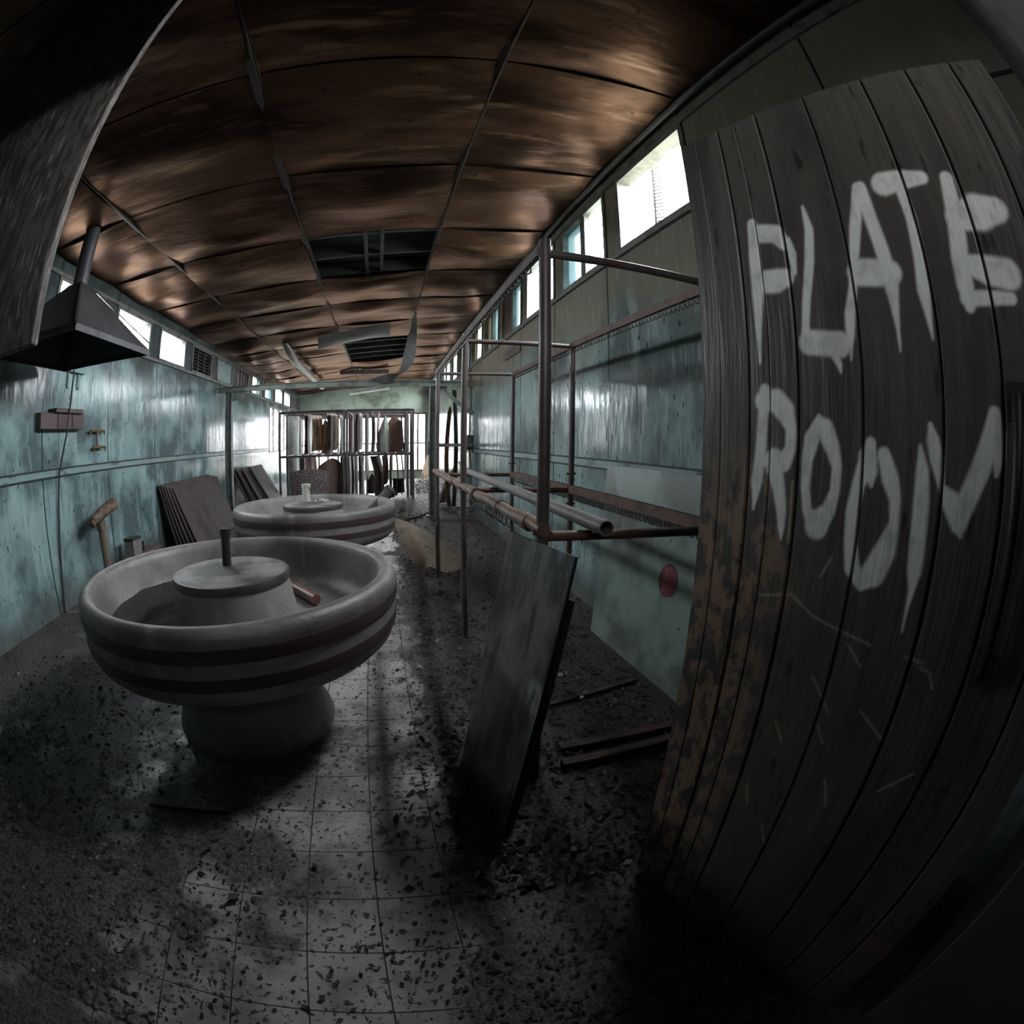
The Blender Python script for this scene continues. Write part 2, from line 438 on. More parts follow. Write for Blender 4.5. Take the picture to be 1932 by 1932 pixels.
w.box((XL-.14, YB, LZ0-.03), (XL, L_S+.03, LZ1+.02))
for k in range(L_N):
    a = L_S+k*L_P+1.02; b = L_S+(k+1)*L_P+.03
    w.box((XL-.14, a, LZ0-.03), (XL, b if k < L_N-1 else YF+.15, LZ1+.02))
struct(w.build('wall_left', M['teal_left']))
w = MB()
FW0, FW1, FZ0, FZ1 = -3.2, 1.60, .30, 2.47
w.box((XL, YF, FZ1), (XR, YF+.15, 3.98)); w.box((XL, YF, 0), (XR, YF+.15, FZ0))
w.box((XL, YF, FZ0), (FW0, YF+.15, FZ1)); w.box((FW1, YF, FZ0), (XR, YF+.15, FZ1))
struct(w.build('wall_far', M['green_wall']))
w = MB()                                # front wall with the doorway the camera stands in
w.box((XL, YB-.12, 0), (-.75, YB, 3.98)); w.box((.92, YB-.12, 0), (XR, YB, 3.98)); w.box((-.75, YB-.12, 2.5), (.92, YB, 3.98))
w.box((-.95, YB-1.2, 0), (-.75, YB-.12, 2.6)); w.box((.92, YB-1.2, 0), (1.12, YB-.12, 2.6)); w.box((-.95, YB-1.3, 0), (1.12, YB-1.2, 2.425)); w.box((-.95, YB-1.3, 2.5), (1.12, YB-.12, 2.6))  # narrow slot above the back panel is added to let in fill daylight
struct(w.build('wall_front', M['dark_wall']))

# ceiling of nailed-up boards that have bellied down between the battens
BX = [XL, -2.36, -.916, .458, XR]
BY = [YB, .68, 1.97, 3.26, 4.55, 5.86, 7.06, 8.40, 9.75, 11.05, 12.35, 13.65, 14.95, 16.25, 17.2, YF]
HOLES = {(2, 4), (2, 8), (2, 9)}
cm = MB()
rr = random.Random(3)
for i in range(4):
    for j in range(len(BY)-1):
        if (i, j) in HOLES: continue
        x0, x1, y0, y1 = BX[i], BX[i+1], BY[j], BY[j+1]
        A = rr.uniform(.03, .085); tw = rr.uniform(-.03, .03); lip = rr.uniform(.004, .045); ph = rr.uniform(0, 6); fx = rr.uniform(.8, 1.7)
        def fn(u, v):
            x = lerp(x0+.004, x1-.004, u); y = lerp(y0+.006, y1-.006, v)
            z = cz(x)-.004-A*math.sin(PI*v)*(.45+.55*math.sin(PI*u))-lip*(1-v)**3*math.sin(PI*min(1, u*1.0))
            z -= tw*math.sin(2*PI*v)*math.sin(PI*u)
            z += .014*math.sin(PI*u)*math.sin(PI*v)*math.sin(fx*2*PI*v+ph+u*2)
            z += .045*(mnoise.noise((x*1.6, y*2.6, i*3.1+j))) * math.sin(PI*v)**.5*math.sin(PI*u)
            return (x, y, z)
        cm.sheet(fn, 12, 14, .008)
struct(cm.build('ceiling', M['plywood'], smooth=True))
rf = MB()
for j in range(30):
    y = YB-.1+j*.62
    rf.bar((XL, y, cz(XL)+.12), (XR, y, cz(XR)+.12), .05, .15)
rf.sheet(lambda u, v: (lerp(XL-.2, XR+.2, u), lerp(YB-.2, YF+.2, v), cz(lerp(XL-.2, XR+.2, u))+.26+.012*math.sin(v*18.4/.076*2*PI)), 2, 960, .01)
for xx in (-.3, -.12):
    rf.bar((xx, 4.3, cz(xx)+.05), (xx, 6.1, cz(xx)+.05), .035, .05)
struct(rf.build('roof', M['roof']))
for n, x in enumerate(BX[1:4]):
    t = MB()
    t.bar((x, YB, cz(x)-.012), (x, YF-.05, cz(x)-.012), .036 if n != 1 else .06, .018)
    t.bar((x+.012, YB, cz(x)-.026), (x+.012, YF-.05, cz(x)-.026), .014, .012)
    struct(t.build('trim_%d' % (n+1), M['batten']))
# dado strips; thin dark boxes on their edges stand for shadow lines
t = MB(); t.box((XR-.010, YB, 1.168), (XR, 8.7, 1.226)); t.box((XR-.010, 8.9, 1.168), (XR, 17.9, 1.226))
t.m = 1; t.box((XR-.014, YB, 1.224), (XR, 17.9, 1.238)); t.box((XR-.013, YB, 1.156), (XR, 17.9, 1.169))
struct(t.build('trim_4', [M['trim_teal'], M['board_edge']]))
t = MB(); t.box((XL, YB, 1.235), (XL+.012, 13.0, 1.292)); t.m = 1; t.box((XL, YB, 1.290), (XL+.016, 13.0, 1.306)); t.box((XL, YB, 1.222), (XL+.015, 13., 1.236)); t.m = 0
t.box((XL, 15.4, 1.235), (XL+.012, YF, 1.292))
struct(t.build('trim_5', [M['trim_teal'], M['board_edge']]))
t = MB(); t.box((XR-.03, YB, RZ0-.06), (XR, YF, RZ0-.028)); t.box((XR-.02, YB, RZ1+.03), (XR, YF, RZ1+.10))
struct(t.build('trim_6', M['frame']))
t = MB(); t.box((XL, YB, LZ0-.07), (XL+.03, YF, LZ0-.032)); t.box((XL, YB, LZ1+.03), (XL+.02, YF, LZ1+.07))
struct(t.build('trim_7', M['frame']))

# windows
def window(n, side, y0, y1, z0, z1, mull, panes, fm, x0=None):
    """side 'R'/'L': frame in the wall thickness, panes a list of (y0, y1, glass or material)"""
    xw = XR if side == 'R' else XL; sg = 1 if side == 'R' else -1
    root = bpy.data.objects.new('window_%d' % n, None); COL.objects.link(root)
    root.location = (xw+sg*.05, (y0+y1)/2, z0); struct(root)
    def slab(a, b, c, d, x_0, x_1): return ((min(xw+sg*x_0, xw+sg*x_1), a, c), (max(xw+sg*x_0, xw+sg*x_1), b, d))
    f = MB(); e = .045
    f.box(*slab(y0, y1, z0-.03, z0+.005, -.02, .10)); f.box(*slab(y0, y1, z1-.005, z1+.03, -.012, .10))
    f.box(*slab(y0, y0+e, z0, z1, -.012, .10)); f.box(*slab(y1-e, y1, z0, z1, -.012, .10))
    f.build('window_frame', fm, root)
    for m in mull:
        MB().box(*slab(m-.05, m+.05, z0, z1, .0, .08)).build('mullion', fm, root)
    for a, b, g in panes:
        if g is None: continue
        p = MB()
        if g == 'louvre':
            for q in range(7):
                z = lerp(z0+.03, z1-.03, q/6)
                p.obox((xw+sg*.05, (a+b)/2, z), (.028, 0, .026*sg), (0, (b-a)/2, 0), (.002, 0, -.002*sg))
            for yy in (lerp(a, b, .33), lerp(a, b, .67)): p.box(*slab(yy-.012, yy+.012, z0, z1, .015, .085))
            p.build('louvre_blades', M['dark_frame'], root)
            MB().box(*slab(a, b, z0, z1, .09, .095)).build('added_backing', M['louvre_dark'], root)  # opaque sheet added behind the blades to keep the vent dark
        elif g == 'boards':
            p.box(*slab(a, b, z0, z1, .03, .05))
            for q in range(4):
                yy = lerp(a, b, (q+.5)/4); p.box(*slab(yy-.03, yy+.03, z0, z1, .005, .03))
            p.build('boarding', M['brown_box'], root)
        elif g in ('panel', 'brown'):
            p.box(*slab(a, b, z0, z1, .005, .03)).build('infill_panel', M['trim_teal' if g == 'panel' else 'brown_box'], root)
        else:
            p.box(*slab(a, b, z0, z1, .045, .049)).build('pane', M[g], root)
    return root
wn = 1
kinds = [('clean',), ('cyan', 'clear'), ('clear', 'clear'), ('cyan', 'brown'), ('cyan', 'grimy'), ('clear', 'grimy'), ('cyan', 'cyan'), ('grimy', 'clear'), ('cyan', 'clear'), ('clear', 'cyan'), ('cyan', 'cyan'), ('clear', 'clear'), ('cyan', 'clear')]
for k in range(R_N):
    s = R_S+k*R_P; a, b = s+.03, s+1.02
    kd = kinds[k]
    if len(kd) == 1: window(wn, 'R', a, b, RZ0, RZ1, [], [(a+.045, b-.045, kd[0])], M['frame'])
    else:
        m = s+.515
        window(wn, 'R', a, b, RZ0, RZ1, [m], [(a+.045, m-.05, kd[1] if k in (1,) else kd[0]), (m+.05, b-.045, kd[0] if k in (1,) else kd[1])], M['frame'])
    wn += 1
lk = [('clear',), ('clear',), ('clear',), ('louvre',), ('panel',), ('boards',), ('clear', 'cyan'), ('cyan',), ('clear',), ('clear',), ('brown',)]
for k in range(L_N):
    s = L_S+k*L_P; a, b = s+.03, s+1.02
    kd = lk[k]
    if len(kd) == 1: window(wn, 'L', a, b, LZ0, LZ1, [], [(a+.045, b-.045, kd[0])], M['frame'])
    else:
        m = s+.55; window(wn, 'L', a, b, LZ0, LZ1, [m], [(a+.045, m-.05, kd[0]), (m+.05, b-.045, kd[1])], M['frame'])
    wn += 1
window(wn, 'L', LW0, LW1, 1.21, 2.45, [13.75, 14.5], [(LW0+.04, 13.7, 'far_glass'), (13.8, 14.45, 'far_glass'), (14.55, LW1-.04, 'far_glass')], M['frame']); wn += 1
# the glazed far wall
root = bpy.data.objects.new('window_%d' % wn, None); COL.objects.link(root); root.location = ((FW0+FW1)/2, YF+.05, FZ0); struct(root)
f = MB(); f.box((FW0, YF-.01, FZ0-.02), (FW1, YF+.10, FZ0+.04)); f.box((FW0, YF-.01, FZ1-.05), (FW1, YF+.10, FZ1+.01))
f.box((FW0, YF-.01, FZ0), (FW0+.05, YF+.1, FZ1)); f.box((FW1-.05, YF-.01, FZ0), (FW1, YF+.1, FZ1)); f.box((FW0, YF, 1.31), (FW1, YF+.09, 1.36))
f.build('window_frame', M['frame'], root)
mx = [-2.85, -2.5, -2.15, -1.75, -1.2, -.70, -.2, .3, .8, 1.28]
for x in mx: MB().box((x-.03, YF-.005, FZ0), (x+.03, YF+.085, FZ1)).build('mullion', M['rust'], root)
xs = [FW0]+mx+[FW1]
for a, b in zip(xs[:-1], xs[1:]):
    MB().box((a+.02, YF+.05, FZ0+.03), (b-.02, YF+.054, FZ1-.04)).build('pane', M['far_glass'], root)
d = MB().tube([(1.28, YF+.02, 1.36), (1.28, YF-.05, 1.36), (1.28, YF-.05, 1.22), (1.28, YF+.02, 1.22)], .018, 8).build('handle', M['brass'], root)

# ------------------------------------------------------------------ the door with the painted sign
DP = Vector((.67980, .86480, 0)); DU = Vector((.20791, -.97815, 0)); DN = Vector((-.97815, -.20791, 0))
DW, DH0, DH1 = .90, .025, 2.16
def dpt(u, z, n=0): return DP+DU*u+DN*n+Vector((0, 0, z))
STROKES = [[[0.175,1.856,0.0113],[0.169,1.766,0.0137],[0.167,1.685,0.0134],[0.162,1.605,0.0066],[0.161,1.534,0.0021]],[[0.185,1.828,0.0213],[0.232,1.816,0.0206],[0.253,1.787,0.0141]],[[0.262,1.794,0.0064],[0.267,1.76,0.0101],[0.267,1.717,0.005]],[[0.194,1.709,0.0251],[0.22,1.707,0.0259],[0.243,1.71,0.0201]],[[0.315,1.864,0.003],[0.319,1.807,0.0099],[0.307,1.74,0.0109],[0.287,1.655,0.0091],[0.279,1.602,0.0083],[0.279,1.57,0.0142]],[[0.286,1.569,0.024],[0.32,1.565,0.0235],[0.354,1.561,0.024]],[[0.343,1.539,0.009],[0.35,1.523,0.0056],[0.353,1.508,0.0013]],[[0.456,1.879,0.0118],[0.426,1.787,0.0126],[0.407,1.712,0.009],[0.396,1.664,0.0089],[0.383,1.618,0.0111],[0.379,1.579,0.0089],[0.378,1.549,0.0026],[0.377,1.532,0.0013]],[[0.462,1.878,0.0141],[0.467,1.803,0.0136],[0.476,1.737,0.0143],[0.482,1.672,0.0151],[0.482,1.619,0.0075],[0.483,1.582,0.0032],[0.483,1.545,0.0013]],[[0.418,1.698,0.0266],[0.451,1.694,0.0262],[0.484,1.69,0.0238]],[[0.518,1.877,0.0261],[0.561,1.88,0.0213],[0.608,1.878,0.0141]],[[0.552,1.867,0.0113],[0.557,1.795,0.011],[0.552,1.71,0.0107],[0.548,1.653,0.0127],[0.55,1.609,0.0063],[0.553,1.565,0.0012]],[[0.664,1.871,0.0136],[0.652,1.783,0.0176],[0.639,1.705,0.0172],[0.638,1.658,0.017],[0.64,1.622,0.0105]],[[0.658,1.786,0.0253],[0.707,1.796,0.0361],[0.749,1.799,0.0256]],[[0.648,1.698,0.0172],[0.692,1.686,0.0262],[0.734,1.679,0.0277]],[[0.637,1.636,0.0144],[0.684,1.637,0.0125],[0.731,1.637,0.0106]],[[0.171,1.477,0.0128],[0.165,1.415,0.0116],[0.162,1.354,0.0129],[0.155,1.292,0.0131],[0.15,1.234,0.0021]],[[0.17,1.456,0.0226],[0.2,1.456,0.0222],[0.22,1.436,0.022],[0.236,1.401,0.012],[0.235,1.362,0.0121],[0.22,1.334,0.0171],[0.197,1.34,0.0199],[0.172,1.334,0.0121]],[[0.198,1.32,0.02],[0.212,1.278,0.0136],[0.221,1.239,0.0111],[0.224,1.208,0.0074],[0.227,1.184,0.0015]],[[0.3,1.428,0.0027],[0.314,1.404,0.0181],[0.331,1.371,0.0157],[0.343,1.336,0.01],[0.342,1.292,0.01],[0.33,1.254,0.0147],[0.306,1.224,0.0255],[0.282,1.247,0.0094],[0.274,1.292,0.0094],[0.275,1.342,0.0117],[0.285,1.384,0.0162],[0.3,1.428,0.0027]],[[0.414,1.382,0.0106],[0.41,1.352,0.0192],[0.393,1.312,0.0129],[0.383,1.261,0.0131],[0.386,1.207,0.0132],[0.397,1.161,0.0155],[0.422,1.137,0.0132],[0.444,1.159,0.0237],[0.462,1.202,0.0212],[0.474,1.252,0.0094],[0.471,1.293,0.0115],[0.458,1.326,0.0167],[0.443,1.365,0.0126]],[[0.407,1.359,0.0171],[0.415,1.335,0.0149],[0.419,1.311,0.0043]],[[0.517,1.386,0.0029],[0.523,1.346,0.0123],[0.525,1.296,0.0154],[0.526,1.23,0.0155],[0.529,1.179,0.0146],[0.53,1.148,0.0063],[0.528,1.109,0.003],[0.529,1.072,0.0017]],[[0.537,1.422,0.0041],[0.543,1.396,0.0122],[0.552,1.365,0.0132],[0.563,1.324,0.0061],[0.586,1.301,0.0183],[0.604,1.271,0.0163],[0.612,1.25,0.0029]],[[0.605,1.281,0.0183],[0.624,1.325,0.0183],[0.642,1.364,0.0183],[0.657,1.406,0.0164],[0.666,1.447,0.0103]],[[0.668,1.447,0.0124],[0.673,1.414,0.0164],[0.676,1.383,0.0123],[0.673,1.355,0.0041]]]
SEAMS = [(.0514, .4), (.1288, 1), (.1835, .5), (.2519, 1), (.3977, .9), (.5638, 1), (.6872, 1), (.81, 1)]
SCR = [[(.19, 1.06), (.27, 1.08), (.33, 1.05), (.39, 1.04), (.47, 1.03)], [(.42, 1.02), (.46, .985)], [(.585, 1.02), (.61, 1.015), (.625, .99)], [(.49, .9), (.56, .86)], [(.36, .93), (.42, .87)],
       [(.30, .80), (.33, .76)], [(.40, .84), (.43, .80)], [(.28, .60), (.30, .55)], [(.47, .72), (.50, .66)], [(.60, .75), (.66, .82)], [(.36, .52), (.39, .47)], [(.33, 1.13), (.35, 1.17)], [(.245, 1.18), (.243, 1.30)], [(.05, .50), (.07, .44)], [(.55, 1.03), (.59, 1.028)]]
segs = []
for st in STROKES:
    for p, q in zip(st[:-1], st[1:]): segs.append((p, q))
def paint(u, z):
    best = 0.0
    for (u0, z0, r0), (u1, z1, r1) in segs:
        m = max(r0, r1)+.012
        if u < min(u0, u1)-m or u > max(u0, u1)+m or z < min(z0, z1)-m or z > max(z0, z1)+m: continue
        dx, dz = u1-u0, z1-z0; l2 = dx*dx+dz*dz
        t = max(0, min(1, ((u-u0)*dx+(z-z0)*dz)/l2)) if l2 > 0 else 0
        d = math.hypot(u-u0-dx*t, z-z0-dz*t); r = r0+(r1-r0)*t
        e = .004+.20*r
        val = max(0, min(1, (r+e*.7-d)/(e*1.2)))
        val = val*val*(3-2*val)
        if val > best: best = val
    return best
def scratch(u, z):
    b = 0
    for ln in SCR:
        for (u0, z0), (u1, z1) in zip(ln[:-1], ln[1:]):
            if u < min(u0, u1)-.004 or u > max(u0, u1)+.004 or z < min(z0, z1)-.004 or z > max(z0, z1)+.004: continue
            dx, dz = u1-u0, z1-z0; t = max(0, min(1, ((u-u0)*dx+(z-z0)*dz)/(dx*dx+dz*dz)))
            b = max(b, 1-math.hypot(u-u0-dx*t, z-z0-dz*t)/.0042)
    return max(0, b)
nu, nz = 300, 560
pv = []; pf = []; pcol = []
for i in range(nu+1):
    u = DW*i/nu
    g = 0
    for su, w_ in SEAMS:
        dd = abs(u-su)
        if dd < .0045*(.5+.5*w_): g = max(g, w_*(1-dd/(.0045*(.5+.5*w_))))
    for j in range(nz+1):
        z = lerp(DH0, DH1, j/nz)
        pv.append(dpt(u, z, -.010*g))
        pcol.append((paint(u, z)*(1-.8*min(1, g*1.5)), scratch(u, z), g, 1))
for i in range(nu):
    for j in range(nz):
        a = i*(nz+1)+j; pf.append((a, a+nz+1, a+nz+2, a+1))
def door_extra(N, L, tc, cur, rs, noise, remap, mix, math_):
    at = N.new('ShaderNodeAttribute'); at.attribute_name = 'paint'
    sp = N.new('ShaderNodeSeparateColor'); L.new(at.outputs['Color'], sp.inputs[0])
    sx = N.new('ShaderNodeSeparateXYZ'); L.new(tc.outputs['Object'], sx.inputs[0])
    u = math_('ADD', math_('MULTIPLY', sx.outputs['X'], .20791), math_('MULTIPLY', sx.outputs['Y'], -.97815))
    # worn patch along the free edge, below shoulder height
    m1 = remap(math_('ADD', u, math_('MULTIPLY', noise((6, 6, 4), 5, 3), .35)), .30, .52, 1.0, 0.0)
    m2 = remap(math_('ADD', sx.outputs['Z'], math_('MULTIPLY', noise((5, 5, 2), 4, 6), .5)), 1.35, 1.75, 1.0, 0.0)
    pat = remap(noise((26, 26, 17), 7, 8), .45, .56, 0.0, 1.0)
    wear = math_('MULTIPLY', math_('MULTIPLY', m1, m2), pat)
    cur = mix(wear, cur, (.28, .18, .12))
    fade = remap(noise((24, 24, 16), 4, 11), .30, .56, .72, 1.0)
    pf_ = math_('MULTIPLY', sp.outputs[0], fade)
    cur = mix(pf_, cur, (.86, .88, .83))
    cur = mix(math_('MULTIPLY', sp.outputs[1], .55), cur, (.62, .54, .36))
    cur = mix(math_('MULTIPLY', sp.outputs[2], .85), cur, (.010, .009, .008))
    return cur, rs
M['door'] = material('dark_stained_boards', (.085, .076, .066), .42, layers=[
    ((.040, .036, .032), (5, 5, 1.5), .42, .65, 5, .8), ((.12, .10, .08), (26, 26, 2.2), .55, .72, 4, .6),
    ((.014, .012, .011), (30, 30, 8), .62, .70, 3, .8)], extra=door_extra, bump=((30, 30, 3), 4, .3))
door = bpy.data.objects.new('door_1', None); COL.objects.link(door); door.location = DP; struct(door)
me = bpy.data.meshes.new('door_panel'); me.from_pydata([p-DP for p in pv], [], pf)
me.materials.append(M['door'])
ca = me.color_attributes.new('paint', 'FLOAT_COLOR', 'POINT')
ca.data.foreach_set('color', [c for q in pcol for c in q])
bmd = bmesh.new(); bmd.from_mesh(me)
# close the leaf into a solid board wall
bnd = [e for e in bmd.edges if e.is_boundary]
ex = bmesh.ops.extrude_edge_only(bmd, edges=bnd)
vv = [g for g in ex['geom'] if isinstance(g, bmesh.types.BMVert)]
for v in vv: v.co -= DN*.045
bmesh.ops.contextual_create(bmd, geom=[e for e in bmd.edges if e.is_boundary])
bmesh.ops.recalc_face_normals(bmd, faces=bmd.faces)
bmd.to_mesh(me); bmd.free()
o = bpy.data.objects.new('door_panel', me); COL.objects.link(o); o.parent = door
o['label'] = 'dark board door leaf sprayed with the words PLATE ROOM'
h = MB()
h.tube([dpt(.715, 1.04, .008), dpt(.715, 1.06, .03), dpt(.714, 1.30, .03), dpt(.714, 1.46, .03), dpt(.714, 1.48, .008)], .011, 10)
h.obox(dpt(.715, 1.05, .004), DU*.02, Vector((0,0,.03)), DN*.004); h.obox(dpt(.714, 1.47, .004), DU*.02, Vector((0,0,.03)), DN*.004)
h.build('handle', M['black_pipe'], door, smooth=True)
for z in (.35, 1.75):
    h = MB(); h.tube([dpt(.905, z-.05, -.02), dpt(.905, z+.05, -.02)], .012, 10); h.obox(dpt(.86, z, .004), DU*.04, Vector((0,0,.04)), DN*.004)
    h.build('hinge', M['rack'], door)
# ------------------------------------------------------------------ objects
# --- wash basins -------------------------------------------------------------
def basin(c, label, rot=0):
    r = thing('wash_fountain', (c[0], c[1], 0), label, 'basin', 'round wash fountains')
    C = (c[0], c[1], 0)
    out = [(.36,.435),(.50,.445),(.62,.455),(.70,.470),(.75,.495),(.78,.525),(.795,.565),(.799,.62),(.80,.69),(.803,.722),(.806,.74),(.806,.765),(.798,.785),(.782,.798),(.765,.802),(.745,.797),(.730,.782),(.722,.755),(.712,.70),(.700,.64),(.675,.585),(.62,.552),(.50,.540),(.28,.532),(.28,.50)]
    MB().lathe(out, C, 96, closed=True).build('bowl', M['concrete'], r, smooth=True)
    for z0, z1, rr_ in ((.682, .732, .8065), (.575, .622, .799)):
        rb = .793 if z0 < .6 else .80
        MB().lathe([(rb-.012, z0), (rb+.008, z0), (rr_+.004, (z0+z1)/2+.01), (rr_+.002, z1), (rr_-.02, z1)], C, 96, closed=True).build('band', M['band'], r, smooth=True)
    MB().lathe([(.43,0),(.435,.02),(.425,.06),(.39,.14),(.365,.24),(.362,.34),(.375,.40),(.40,.440),(.30,.442)], C, 64).build('pedestal', M['concrete'], r, smooth=True)
    MB().lathe([(.325,.53),(.318,.60),(.305,.68),(.292,.752),(.25,.752)], C, 64).build('drum', M['concrete'], r, smooth=True)
    lid = MB().lathe([(.20,.790),(.288,.791),(.294,.794)], C, 64)
    lid = MB().lathe([(.0001,.795),(.15,.794),(.280,.791),(.288,.788)], C, 64)
    l = lid.build('drum_lid', M['drum_cap'], r, smooth=True)
    MB().lathe([(.26,.748),(.297,.750),(.300,.775),(.296,.788),(.287,.7895)], C, 64).build('lid_rim', M['cap_edge'], l, smooth=True)
    return r
B1, B2 = (-.768, 2.134), (-.706, 4.579)
b1 = basin(B1, 'nearest round grey wash fountain with two dark bands and black pipe stub')
b2 = basin(B2, 'round grey wash fountain further back, with white pipe stub on its drum')
p = MB(); p.tube([(-.81, 2.217, .79), (-.803, 2.217, .97)], .024, 16, hollow=0); p.tube([(-.8035, 2.217, .945), (-.803, 2.217, .975)], .028, 16)
p.build('supply_pipe', M['black_pipe'], b1, smooth=True, label='black pipe stub')
p = MB(); p.tube([(-.80, 4.75, .79), (-.797, 4.75, .96)], .040, 16); p.tube([(-.797, 4.75, .93), (-.797, 4.75, .968)], .048, 16)
p.build('supply_pipe', M['white_pipe'], b2, smooth=True, label='white spotted pipe stub')
# dirt, pipe and trough lying in the basins
rd = random.Random(11)
def chips(n, where, mats, smin, smax, name, flat=.5):
    m = MB()
    for _ in range(n):
        x, y, z = where(); s = rd.uniform(smin, smax); a = rd.uniform(0, 2*PI); l = s*rd.uniform(1, 2.2); t = rd.uniform(-flat, flat); t2 = rd.uniform(-flat, flat)
        u = Vector((math.cos(a), math.sin(a), t*.6))*l/2; v = Vector((-math.sin(a), math.cos(a), t2))*s/2
        c = Vector((x, y, z+.004+abs(u.z)+abs(v.z)))
        m.m = rd.choices(range(len(mats)), [w_ for _, w_ in mats])[0]
        b = Vector((0, 0, s*rd.uniform(.05, .35)))
        m.add([c-u, c-v*.9-b*.3, c+u, c+v+b], [(0, 1, 2), (0, 2, 3)])
    return m.build(name, [a_ for a_, _ in mats])
def in_basin():
    a = rd.uniform(PI*.35, PI*1.45); q = rd.uniform(.34, .66); return (B1[0]+q*math.cos(a), B1[1]+q*math.sin(a), .545+max(0, q-.5)*.2)
dm = MB()
dm.sheet(lambda u, v: (B1[0]+lerp(.325, .66, v)*math.cos(lerp(PI*.5, PI*1.4, u)), B1[1]+lerp(.325, .66, v)*math.sin(lerp(PI*.5, PI*1.4, u)), .541+.25*max(0, lerp(.325, .66, v)-.5)+.045*math.sin(PI*u)*(.4+.8*v*v)+.016*mnoise.noise((u*14, v*7, 2))*math.sin(PI*u)), 40, 12, .004)
tag(dm.build('dirt_heap', material('dark_earth', (.028, .023, .018), .8, layers=[((.018,.016,.014), (26,26,26), .42, .6, 4, .9)], bump=((40,40,40), 4, .8)), base=(B1[0]-.5, B1[1], .54), smooth=True), 'dark dirt heaped on the left inside the nearest wash fountain', 'dirt', kind='stuff')
tag(chips(420, in_basin, [(M['leaf_dark'], 5), (M['leaf_brown'], 4), (M['leaf_pale'], 1)], .006, .016, 'dead_leaves'), 'dead leaves and flakes in the nearest wash fountain', 'leaves', kind='stuff')
tag(MB().tube([(-.575, 2.62, .573), (-.38, 2.345, .573)], .028, 14).build('pipe_length', M['red_pipe'], base=(-.48, 2.48, .545), smooth=True), 'short dull red pipe lying inside the nearest wash fountain', 'pipe')
tr = MB(); tr.tube([(-.24, 4.90, .60), (-.10, 4.95, .70), (.06, 5.02, .845)], [.035, .05, .062], 12)
tr.tube([(.05, 5.015, .838), (.075, 5.03, .86)], .075, 12)
tag(tr.build('funnel_pipe', M['cap_edge'], base=(-.1, 4.95, .6), smooth=True), 'dark flared pipe propped over the rim of the further wash fountain', 'pipe')
jk = MB()
for _ in range(16):
    a = rd.uniform(0, 6.28); c = Vector((-.66+rd.uniform(-.1, .1), 4.72+rd.uniform(-.06, .06), .80))
    d_ = Vector((math.cos(a), math.sin(a), rd.uniform(0, .4)))*rd.uniform(.02, .05)
    jk.tube([c-d_*.5, c+d_], rd.uniform(.004, .011), 8)
tag(jk.build('scrap_heap', M['white_pipe'], base=(-.66, 4.72, .795)), 'small pale scraps beside the white pipe on the further drum', 'scraps', kind='stuff')

# --- hook rack along the right wall ---------------------------------------------
FX, BXK = .520, 1.278
FYS = [1.50, 3.10, 4.66]; ZT, ZL = 2.05, 1.035
rk = thing('hook_rack', (FX, 1.5, 0), 'tall dark steel pipe rack with hook rails along the right wall', 'rack')
for y in FYS:
    MB().tube([(FX, y, 0), (FX, y, ZT+.03)], .0215, 16).build('post', M['rack'], rk, smooth=True)
    MB().tube([(BXK, y, 0), (BXK, y, ZT+.012)], .0215, 16).build('post', M['rack'], rk, smooth=True)
    MB().tube([(FX, y+.012, ZT-.02), (BXK, y+.012, ZT-.005)], .0165, 14).build('crossbar', M['rack'], rk, smooth=True)
    MB().tube([(FX, y+.012, ZL), (BXK, y+.012, ZL-.012)], .018, 14).build('crossbar', M['rust'], rk, smooth=True)
for a, b in zip(FYS[:-1], FYS[1:]):
    MB().bar((FX-.02, a, ZT-.02), (FX-.02, b, ZT-.02), .02, .036).build('rail', M['rack'], rk)
    MB().bar((BXK, a-.02, ZT), (BXK, b, ZT), .022, .042).build('rail', M['rust'], rk)
    MB().bar((BXK-.01, a-.02, ZL), (BXK-.01, b, ZL), .03, .055).build('rail', M['rust'], rk)
pipe = MB()
ys = [1.47+i*(4.75-1.47)/26 for i in range(27)]
pipe.tube([(FX-.006+.004*math.sin(i*2.1), y, ZL+.028+.004*math.sin(i*1.3)) for i, y in enumerate(ys)], [.024+.0025*((i*7) % 3) for i in range(27)], 14)
for y in (1.62, 2.05, 2.62, 3.45): pipe.tube([(FX-.006, y, ZL+.028), (FX-.006, y+.05, ZL+.028)], .0315, 14)
pipe.build('front_rail', M['rusty_pipe'], rk, smooth=True, label='thick rusty brown front rail')
for y in FYS:
    for zz in (1.05, .84):
        MB().tube([(FX-.033, y, zz), (FX+.033, y, zz)], .008, 8).build('bolt', M['rust'], rk)
        MB().tube([(BXK-.033, y, zz+.09), (BXK+.033, y, zz+.09)], .008, 8).build('bolt', M['rust'], rk)
def hook_mesh(s=1.0):
    m = MB(); m.tube([(0, 0, 0), (0, 0, -.030*s), (-.004, 0, -.038*s), (-.013, 0, -.040*s), (-.020, 0, -.034*s), (-.021, 0, -.026*s)], .0028, 6); return m
